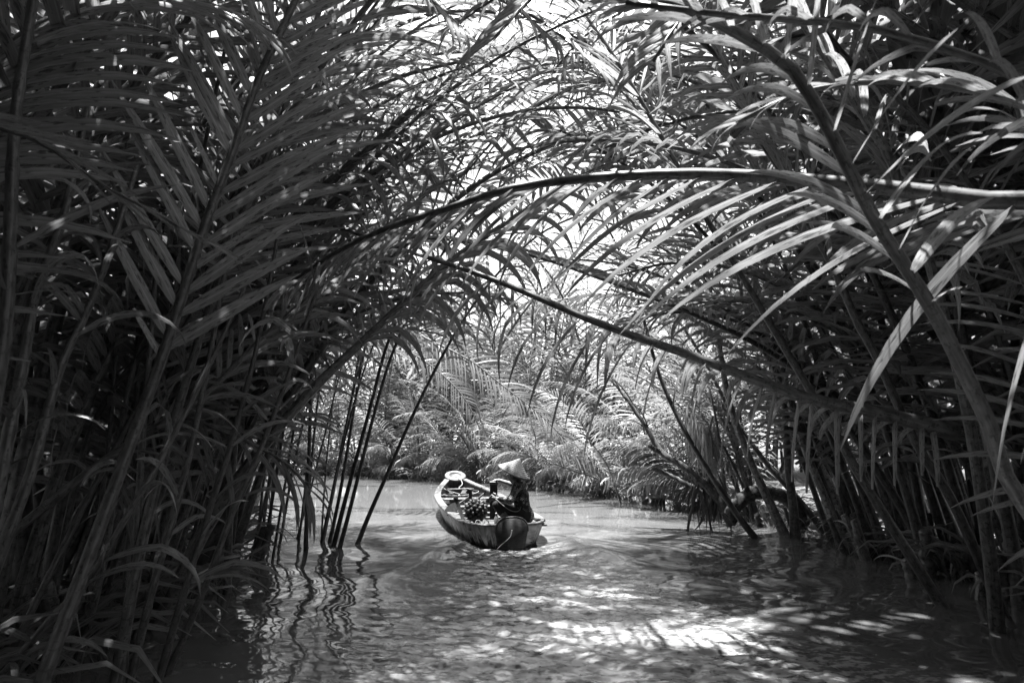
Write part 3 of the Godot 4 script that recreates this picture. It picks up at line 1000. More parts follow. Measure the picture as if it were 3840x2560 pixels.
func make_cargo() -> void:
	var o := thing("mooring_rope", "loose rope trailing from the bow plate over the front deck", "rope", bt(0, 0.66, 5.45))
	var pts := []
	for v in [[0.0, 0.66, 5.48], [0.04, 0.66, 5.3], [0.1, 0.50, 5.0], [-0.02, 0.42, 4.7], [0.22, 0.40, 4.5], [0.35, 0.38, 4.25], [0.1, 0.35, 3.9], [-0.15, 0.34, 3.8], [-0.1, 0.35, 4.05], [-0.3, 0.40, 4.4], [-0.42, 0.46, 4.6]]:
		pts.append(bt(v[0], v[1], v[2]) - o.position)
	part("strand", cord(pts, 0.009), M.rope, o)
	part("loose_end", cord([pts[7], pts[7] + Vector3(-.15, 0.01, .1), pts[7] + Vector3(-.35, .02, .05), pts[7] + Vector3(-.42, 0.05, -.2)], 0.009), M.rope, o)
	o = thing("stern_cord", "white cord dangling from the stern into the water", "cord", bt(0, 0.3, -0.49))
	part("strand", cord([bt(-0.02, 0.27, -0.535) - o.position, bt(-0.05, 0.18, -0.545) - o.position, bt(-0.18, 0.08, -0.56) - o.position, bt(-0.26, 0.0, -0.58) - o.position, bt(-0.24, -0.08, -0.6) - o.position], 0.0065), M.rope, o)
	# two wooden rowing posts and a paddle
	o = thing("rowing_post", "flat wooden post leaning at the port quarter, rag tied on top", "post", P1[0])
	var d: Vector3 = P1[1] - P1[0]
	var bas := Basis(Quaternion(Vector3.UP, d.normalized()))
	part("upright", plank(Vector3(0.026, d.length() / 2.0, 0.014)), M.wood_dim, o, Transform3D(bas, d / 2.0))
	part("rag", lathe([[0.0, -0.03], [0.035, -0.025], [0.028, 0.0], [0.04, 0.02], [0.02, 0.05], [0.0, 0.06]], 9), M.wood_dark, o, Transform3D(bas, d * 0.9))
	o = thing("rowing_post", "upright dark wooden post behind the fruit bunch", "post", P2[0])
	d = P2[1] - P2[0]
	part("upright", plank(Vector3(0.024, d.length() / 2.0, 0.02)), M.wood_dark, o, Transform3D(Basis(Quaternion(Vector3.UP, d.normalized())), d / 2.0))
	part("cap", plank(Vector3(0.027, 0.012, 0.023)), M.wood_dim, o, Transform3D(Basis(), d + Vector3(0, 0.01, 0)))
	o = thing("paddle", "wooden paddle with a dark blade lying across the port side", "paddle", PD[0])
	d = PD[1] - PD[0]
	part("shaft", cord([d * 0.4, d * 0.7, d], 0.02), M.wood, o)
	var bl := new_st()
	var prof := [[0.0, 0.05], [0.12, 0.075], [0.3, 0.075], [0.42, 0.045], [0.5, 0.02]]
	for i in prof.size() - 1:
		for f in [-1.0, 1.0]:
			var q := []
			for e in [[prof[i][0], -prof[i][1]], [prof[i][0], prof[i][1]], [prof[i + 1][0], prof[i + 1][1]], [prof[i + 1][0], -prof[i + 1][1]]]: q.append([Vector3(e[1], 0.01 * f, e[0] * d.length()), Vector2(e[1], e[0])])
			if f > 0: quad(bl, q[0], q[1], q[2], q[3])
			else: quad(bl, q[3], q[2], q[1], q[0])
	bl.generate_normals()
	var zz := d.normalized()
	var yy := (Vector3(0.2, 0.5, 0.85) - zz * zz.dot(Vector3(0.2, 0.5, 0.85))).normalized()
	part("blade", bl.commit(), M.wood_dark, o, Transform3D(Basis(yy.cross(zz), yy, zz), Vector3.ZERO))
	# a bunch of dark palm fruit
	o = thing("palm_fruit_bunch", "round bunch of dark glossy palm fruits in the stern", "fruit bunch", FR - Vector3(0, 0.16, 0))
	var nut := lathe([[0.0, -0.05], [0.02, -0.045], [0.034, -0.01], [0.036, 0.015], [0.024, 0.038], [0.0, 0.06]], 6)
	part("core", lathe([[0.0, -0.1], [0.08, -0.07], [0.11, 0.0], [0.08, 0.07], [0.0, 0.1]], 10), M.fruit, o, Transform3D(Basis(), Vector3(0, 0.16, 0)))
	for i in 70:
		var y := 1.0 - 2.0 * (i + 0.5) / 70.0
		var a := i * 2.39996
		var dir := Vector3(cos(a) * sqrt(1 - y * y), y, sin(a) * sqrt(1 - y * y))
		var tilt := Basis(Quaternion(Vector3.UP, dir)) if y > -0.98 else Basis(Vector3.RIGHT, PI)
		part("fruit", nut, M.fruit, o, Transform3D(tilt.rotated(dir, rng.randf() * 3.0).scaled(Vector3.ONE * rng.randf_range(0.85, 1.2)), dir * Vector3(0.13, 0.125, 0.13) + Vector3(0, 0.16, 0)))
	part("fruit_stalk", cord([Vector3(0.02, 0.26, 0), Vector3(0.05, 0.34, 0.01), Vector3(0.12, 0.4, 0.0)], 0.018), stalk_tones[1], o)
	# sandals and a bottle on the stern floor
	for k in 2:
		o = thing("sandal", ["white sandal beside the leaning post", "white sandal nearer the fruit bunch"][k], "sandal", bt(-0.36 + 0.13 * k, 0.25, 0.12), "pair of white sandals")
		o.rotation.y = 0.3 + 0.25 * k
		part("sole", plank(Vector3(0.042, 0.01, 0.12), 0.008), M.white, o)
		part("strap", cord([Vector3(-.042, .0, -.02), Vector3(-.03, .05, -.04), Vector3(.0, .065, -.05), Vector3(.03, .05, -.04), Vector3(.042, .0, -.02)], 0.007), M.white, o)
	part("stern_shelf", plank(Vector3(0.24, 0.012, 0.24)), M.wood_dim, boat, Transform3D(Basis(), in_boat(-0.3, 0.225, 0.12)))
	o = thing("bottle", "small pale bottle standing by the fruit bunch", "bottle", bt(-0.12, 0.238, 0.02))
	part("body", lathe([[0.0, 0.0], [0.03, 0.0], [0.032, 0.02], [0.032, 0.12], [0.015, 0.15], [0.013, 0.17], [0.0, 0.17]], 16), M.wood, o)
	part("cap", lathe([[0.0, 0.165], [0.017, 0.166], [0.017, 0.19], [0.0, 0.192]], 14), M.white, o)
	# the box like handle post under her far hand
	o = thing("handle_post", "dark square post with a pale top band under the far hand", "post", HP)
	part("column", plank(Vector3(0.055, 0.26, 0.05)), M.wood_dark, o, Transform3D(Basis(), Vector3(0, 0.26, 0)))
	part("top_band", plank(Vector3(0.06, 0.022, 0.055)), M.wood, o, Transform3D(Basis(), Vector3(0, 0.515, 0)))

# ------------------------------------------------------------------ the woman
func surface_nets(bones: Array, cell: float, blend: float, sts: Dictionary) -> void:
	var lo := Vector3.ONE * 1e9
	var hi := -lo
	for b in bones:
		var r := maxf(b[2], b[3]) + 0.05
		for e in [b[0], b[1]]:
			lo = lo.min(e - Vector3.ONE * r)
			hi = hi.max(e + Vector3.ONE * r)
	var nx := int((hi.x - lo.x) / cell) + 2
	var ny := int((hi.y - lo.y) / cell) + 2
	var nz := int((hi.z - lo.z) / cell) + 2
	var field := PackedFloat32Array()
	field.resize(nx * ny * nz)
	field.fill(1.0)
	var near := field.duplicate()
	var cls := PackedByteArray()
	cls.resize(nx * ny * nz)
	for b in bones:
		var r := maxf(b[2], b[3]) + blend * 1.5 + cell * 2.0
		var p0: Vector3 = b[0].min(b[1]) - Vector3.ONE * r
		var p1: Vector3 = b[0].max(b[1]) + Vector3.ONE * r
		var ab: Vector3 = b[1] - b[0]
		var inv := 1.0 / maxf(ab.length_squared(), 1e-9)
		for k in range(maxi(0, int((p0.z - lo.z) / cell)), mini(nz, int((p1.z - lo.z) / cell) + 1)):
			for j in range(maxi(0, int((p0.y - lo.y) / cell)), mini(ny, int((p1.y - lo.y) / cell) + 1)):
				for i in range(maxi(0, int((p0.x - lo.x) / cell)), mini(nx, int((p1.x - lo.x) / cell) + 1)):
					var p := lo + Vector3(i, j, k) * cell
					var t := clampf((p - b[0]).dot(ab) * inv, 0.0, 1.0)
					var d: float = p.distance_to(b[0] + ab * t) - lerpf(b[2], b[3], t)
					var at := (k * ny + j) * nx + i
					var f := field[at]
					var h := clampf(0.5 + 0.5 * (f - d) / blend, 0.0, 1.0)
					field[at] = lerpf(f, d, h) - blend * h * (1.0 - h)
					if d < near[at]:
						near[at] = d
						cls[at] = b[4]
	var idx := {}
	var pos := PackedVector3Array()
	var nor := PackedVector3Array()
	var kind := PackedByteArray()
	var step := [1, nx, nx * ny]
	for k in nz - 1:
		for j in ny - 1:
			for i in nx - 1:
				var at := (k * ny + j) * nx + i
				var c := [field[at], field[at + 1], field[at + nx], field[at + nx + 1], field[at + nx * ny], field[at + nx * ny + 1], field[at + nx * ny + nx], field[at + nx * ny + nx + 1]]
				var inside := 0
				for v in c: inside += 1 if v < 0.0 else 0
				if inside == 0 or inside == 8: continue
				var sum := Vector3.ZERO
				var n := 0
				for e in [[0, 1], [2, 3], [4, 5], [6, 7], [0, 2], [1, 3], [4, 6], [5, 7], [0, 4], [1, 5], [2, 6], [3, 7]]:
					var a: float = c[e[0]]
					var b: float = c[e[1]]
					if (a < 0.0) != (b < 0.0):
						var t := a / (a - b)
						var pa := Vector3(e[0] & 1, (e[0] >> 1) & 1, e[0] >> 2)
						var pb := Vector3(e[1] & 1, (e[1] >> 1) & 1, e[1] >> 2)
						sum += pa.lerp(pb, t)
						n += 1
				idx[at] = pos.size()
				pos.append(lo + (Vector3(i, j, k) + sum / n) * cell)
				nor.append(Vector3(c[1] + c[3] + c[5] + c[7] - c[0] - c[2] - c[4] - c[6], c[2] + c[3] + c[6] + c[7] - c[0] - c[1] - c[4] - c[5], c[4] + c[5] + c[6] + c[7] - c[0] - c[1] - c[2] - c[3]).normalized())
				kind.append(cls[at])
	for at in idx:
		for ax in 3:
			var s0: int = step[ax]
			var s1: int = step[(ax + 1) % 3]
			var s2: int = step[(ax + 2) % 3]
			if (field[at] < 0.0) == (field[at + s0] < 0.0): continue
			if not (idx.has(at - s1) and idx.has(at - s2) and idx.has(at - s1 - s2)): continue
			var q := [idx[at], idx[at - s1], idx[at - s1 - s2], idx[at - s2]]
			if field[at] < 0.0: q.reverse()
			var st: SurfaceTool = sts[kind[q[0]]]
			for v in [q[0], q[1], q[2], q[0], q[2], q[3]]:
				st.set_normal(nor[v])
				st.add_vertex(pos[v])

func hand_bones(wrist: Vector3, palm: Vector3, thumb_side: Vector3, curl: Vector3, cls: int) -> Array:
	# a palm and five fingers of unequal length, bent towards curl
	var out := []
	var f := (palm - wrist).normalized()
	out.append([wrist, palm, 0.022, 0.027, cls])
	out.append([wrist.lerp(palm, 0.5) + thumb_side * 0.012, palm + thumb_side * 0.02, 0.016, 0.016, cls])
	out.append([wrist.lerp(palm, 0.5) - thumb_side * 0.012, palm - thumb_side * 0.022, 0.016, 0.015, cls])
	for i in 4:
		var root := palm + thumb_side * (0.030 - 0.02 * i)
		var l: float = [0.030, 0.034, 0.031, 0.024][i]
		var k1 := root + f * l * 1.1
		var k2 := k1 + (f * 0.6 + curl).normalized() * l
		var k3 := k2 + (f * 0.1 + curl).normalized() * l * 0.75
		out.append([root, k1, 0.0095, 0.009, cls])
		out.append([k1, k2, 0.009, 0.0085, cls])
		out.append([k2, k3, 0.0085, 0.007, cls])
	var tr := wrist.lerp(palm, 0.45) + thumb_side * 0.024
	var t1 := tr + (f * 0.5 + thumb_side).normalized() * 0.035
	out.append([tr, t1, 0.012, 0.011, cls])
	out.append([t1, t1 + (f * 0.8 + thumb_side * 0.5 + curl * 0.2).normalized() * 0.032, 0.0105, 0.008, cls])
	return out

func make_person() -> void:
	var root := Vector3(0.17, 0.27, -8.4)
	var o := thing("person", "person in a conical straw hat and dark flowered shirt, seated at the stern", "person", root)
	var B := []
	var add := func(a: Vector3, b: Vector3, ra: float, rb: float, c: int) -> void:
		B.append([a - root, b - root, ra, rb, c])
	# classes: 0 skin, 1 shirt, 2 trousers, 3 hair
	var hip := V(0.16, 0.38, -8.40)
	var chest := V(0.125, 0.68, -8.385)
	var neck := V(0.09, 0.865, -8.375)
	var lsh := V(0.06, 0.795, -8.235)
	var rsh := V(0.15, 0.80, -8.52)
	add.call(hip + V(0, 0, 0.08), hip + V(0, 0, -0.08), 0.115, 0.115, 2)
	add.call(hip + V(0, 0.08, 0.03), chest + V(0, -0.05, 0.035), 0.105, 0.115, 1)
	add.call(hip + V(0, 0.08, -0.03), chest + V(0, -0.05, -0.035), 0.105, 0.115, 1)
	add.call(hip + V(0.03, 0.02, 0.05), hip + V(0.03, 0.02, -0.05), 0.125, 0.125, 1)
	add.call(chest, neck + V(0.01, -0.06, 0), 0.115, 0.07, 1)
	add.call(lsh, rsh, 0.062, 0.062, 1)
	add.call(neck + V(0.01, -0.05, 0), neck + V(-0.02, 0.05, 0), 0.048, 0.044, 0)
	# near arm, resting on the raised knee
	var lel := V(-0.02, 0.625, -8.12)
	var lwr := V(-0.195, 0.635, -8.245)
	add.call(lsh, lel, 0.056, 0.045, 1)
	add.call(lel, lel.lerp(lwr, 0.85), 0.044, 0.034, 1)
	add.call(lel.lerp(lwr, 0.8), lwr, 0.028, 0.023, 0)
	# far arm, stretched to the handle post
	var rel := V(0.01, 0.80, -8.64)
	var rwr := V(-0.19, 0.865, -8.64)
	add.call(rsh, rel, 0.054, 0.042, 1)
	add.call(rel, rwr, 0.036, 0.024, 0)
	# near leg with its knee up, rolled trousers, bare shin
	var lhp := V(0.14, 0.37, -8.31)
	var lkn := V(-0.21, 0.555, -8.27)
	var lan := V(-0.045, 0.295, -8.23)
	add.call(lhp, lkn, 0.085, 0.062, 2)
	add.call(lkn, lkn.lerp(lan, 0.38), 0.062, 0.058, 2)
	add.call(lkn.lerp(lan, 0.3), lan, 0.05, 0.034, 0)
	add.call(lan + V(0.02, -0.01, 0), lan + V(-0.13, -0.035, 0.0), 0.03, 0.024, 0)
	# far leg folded
	var rhp := V(0.14, 0.36, -8.49)
	var rkn := V(-0.20, 0.47, -8.58)
	var ran := V(-0.02, 0.28, -8.52)
	add.call(rhp, rkn, 0.083, 0.06, 2)
	add.call(rkn, rkn.lerp(ran, 0.5), 0.058, 0.05, 2)
	add.call(rkn.lerp(ran, 0.4), ran, 0.045, 0.034, 0)
	add.call(ran, ran + V(-0.13, -0.02, -0.02), 0.03, 0.024, 0)
	var sts := {0: new_st(), 1: new_st(), 2: new_st(), 3: new_st()}
	surface_nets(B, 0.012, 0.03, sts)
	# head on a grid of its own: skull, jaw, nose, brow, ears, hair
	var hc := V(0.045, 0.955, -8.365) - root
	var fw := V(-0.86, -0.05, -0.5).normalized()
	var rt := fw.cross(Vector3.UP).normalized()
	var H := []
	H.append([hc + fw * 0.0, hc - fw * 0.025 + V(0, .02, 0), 0.078, 0.08, 3])
	H.append([hc + fw * 0.032 + V(0, -.005, 0), hc + fw * 0.035 + V(0, -.045, 0), 0.064, 0.054, 0])
	H.append([hc + fw * 0.06 + V(0, -.075, 0), hc + fw * 0.055 + V(0, -.085, 0), 0.03, 0.028, 0])
	H.append([hc + fw * 0.094 + V(0, .0, 0), hc + fw * 0.112 + V(0, -.032, 0), 0.010, 0.014, 0])
	H.append([hc + fw * 0.088 + V(0, -.058, 0) + rt * 0.016, hc + fw * 0.088 + V(0, -.058, 0) - rt * 0.016, 0.010, 0.010, 0])
	for s in [-1.0, 1.0]:
		H.append([hc + rt * 0.078 * s + V(0, .01, 0), hc + rt * 0.08 * s + V(0, -.03, 0), 0.014, 0.010, 0])
	H.append([hc - fw * 0.05, hc - fw * 0.055 + V(0, -.07, 0), 0.06, 0.045, 3])
	surface_nets(H, 0.006, 0.014, sts)
	surface_nets(hand_bones(lwr - root, lwr - root + V(-0.062, 0.012, -0.02), V(0.05, 0.95, 0.1).normalized(), V(-0.3, -0.9, -0.2), 0), 0.004, 0.008, sts)
	surface_nets(hand_bones(rwr - root, rwr - root + V(-0.06, -0.012, 0.0), V(0, 0.2, 0.95).normalized(), V(-0.3, -0.9, 0.0), 0), 0.004, 0.008, sts)
	part("body", sts[0].commit(), M.skin, o)
	part("shirt", sts[1].commit(), M.print, o)
	part("trousers", sts[2].commit(), M.cloth_dark, o)
	part("hair", sts[3].commit(), M.hair, o)
	var eye := SphereMesh.new()
	eye.radius = 0.011
	eye.height = 0.022
	eye.radial_segments = 10
	eye.rings = 5
	for s in [-1.0, 1.0]:
		part("eye", eye, M.hair, o, Transform3D(Basis(), hc + fw * 0.083 + rt * 0.03 * s))
	# conical hat of palm leaf, tipped to the right
	var ax := V(0.40, 0.88, 0.17).normalized()
	var tip := V(0.112, 1.192, -8.31) - root
	var prof := []
	for i in 13:
		var t := i / 12.0
		prof.append([0.238 * t, -0.215 * t - 0.008 * sin(PI * t)])
	for i in range(12, -1, -1):
		var t := i / 12.0
		prof.append([maxf(0.238 * t - 0.004, 0.0), -0.215 * t - 0.008 * sin(PI * t) - 0.007])
	var hat := part("straw_hat", lathe(prof, 48), M.straw, o, Transform3D(Basis(Quaternion(Vector3.UP, ax)), tip))
	for i in 9:
		var t := (i + 2) / 10.5
		var r := 0.238 * t + 0.0015
		var yy := -0.215 * t - 0.008 * sin(PI * t)
		part("hoop", lathe([[r - 0.002, yy + 0.003], [r + 0.0012, yy + 0.0], [r - 0.001, yy - 0.003]], 48), M.straw, hat)
	part("chin_strap", cord([tip + V(-0.12, -0.22, 0.12), hc + rt * 0.09 + V(0, -.06, 0), hc + fw * 0.05 + V(0, -0.118, 0)], 0.005), M.cloth_dark, o)
	# a string of cord across her knee
	var s := thing("tiller_cord", "pale cord looped from the near hand across the dark trousers", "cord", lwr)
	part("strand", cord([V(-0.03, 0.0, 0.04), V(0.06, -0.07, 0.10), V(0.16, -0.14, 0.10), V(0.24, -0.165, 0.07), V(0.30, -0.15, 0.04), V(0.32, -0.10, 0.03)], 0.006), M.rope, s)
var BR := [V(3.45,0.11,-9.30),V(3.30,0.53,-9.40),V(2.85,1.01,-9.60),V(2.52,1.26,-9.80),V(2.38,1.55,-9.90),V(2.21,1.88,-10.00),V(1.94,2.29,-10.10),V(1.73,2.57,-10.20)]
var BR2 := [V(3.17,0.58,-9.70),V(2.37,0.98,-9.90)]
var LOG := [V(3.38,0.22,-9.20),V(3.48,0.42,-9.20),V(3.65,0.56,-9.20),V(3.83,0.65,-9.20),V(4.10,0.63,-9.30),V(4.43,0.51,-9.40),V(4.67,0.14,-9.50)]
var DRY := [
	["bundle of pale withered leaves hanging over the fallen branch", V(3.25,1.50,-9.55), 0.75, 46, 1],
	["dark ragged leaf fringe dangling below the fallen branch", V(3.16,0.68,-9.50), 0.75, 40, 1.6],
	["pale withered leaf cluster hanging behind the right stalks", V(3.23,1.88,-10.20), 0.9, 26, 0.9],
]
var SHRUBS := [
	["round leaved shrub with bright leaves just right of the hat", V(1.58,0.00,-17.67), 1, 90],
	["round leaved shrub at the water edge, second from the hat", V(2.32,0.00,-16.28), 1.1, 90],
	["low round leaved shrub behind the hat on the bright bank", V(0.94,0.00,-19.12), 1, 70],
	["round leaved shrub before the bright reeds, third from the hat", V(3.08,0.00,-15.37), 0.9, 60],
]
var P1 := [V(-0.68,0.28,-8.45),V(-0.83,0.63,-8.60)]
var P2 := [V(-0.64,0.37,-9.15),V(-0.65,0.68,-9.15)]
var PD := [V(-1.05,0.31,-9.40),V(-0.61,0.61,-9.30)]
var FR := V(-0.54,0.42,-8.78)
var HP := V(-0.27,0.31,-8.64)


# ------------------------------------------------------------------ build
func _ready() -> void:
	rng.seed = 11
	var cam := Camera3D.new()
	cam.name = "camera"
	cam.position = Vector3(0, 1.4, 0)
	cam.rotation_degrees = Vector3(10.154, 0, 0)
	cam.fov = 61.92
	cam.near = 0.05
	cam.far = 400.0
	var lens := CameraAttributesPhysical.new()
	lens.frustum_focal_length = 20.0
	lens.frustum_focus_distance = 7.0
	lens.exposure_aperture = 2.8
	lens.frustum_near = 0.05
	lens.frustum_far = 400.0
	cam.attributes = lens
	add_child(cam)
	cam.make_current()
	var env := Environment.new()
	env.background_mode = Environment.BG_SKY
	var sky := ProceduralSkyMaterial.new()
	sky.sky_top_color = grey(0.24)
	sky.sky_horizon_color = grey(0.40)
	sky.sky_curve = 0.2
	sky.ground_bottom_color = grey(0.10)
	sky.ground_horizon_color = grey(0.30)
	env.sky = Sky.new()
	env.sky.sky_material = sky
	env.tonemap_mode = Environment.TONE_MAPPER_LINEAR
	env.tonemap_exposure = EXPOSURE
	env.sdfgi_enabled = true
	env.ssao_enabled = true
	env.ssil_enabled = true
	var world := WorldEnvironment.new()
	world.name = "environment"
	world.environment = env
	add_child(world)
	var sun := DirectionalLight3D.new()
	sun.name = "sun"
	sun.light_energy = 1.6
	sun.light_angular_distance = 1.2
	sun.shadow_enabled = true
	add_child(sun)
	sun.look_at_from_position(SUN_TO * 50.0, Vector3.ZERO, Vector3.FORWARD)

	make_materials()
	make_ground()
	make_water()
	make_variants()
	make_clumps()
	make_canopy()
	rng.seed = 404
	for d in HEROES:
		hero_frond(d)
	make_stalks()
	make_canes()
	make_bank()
	make_litter()
	make_boat()
	make_cargo()
	make_person()
	print("done ", Time.get_ticks_msec())

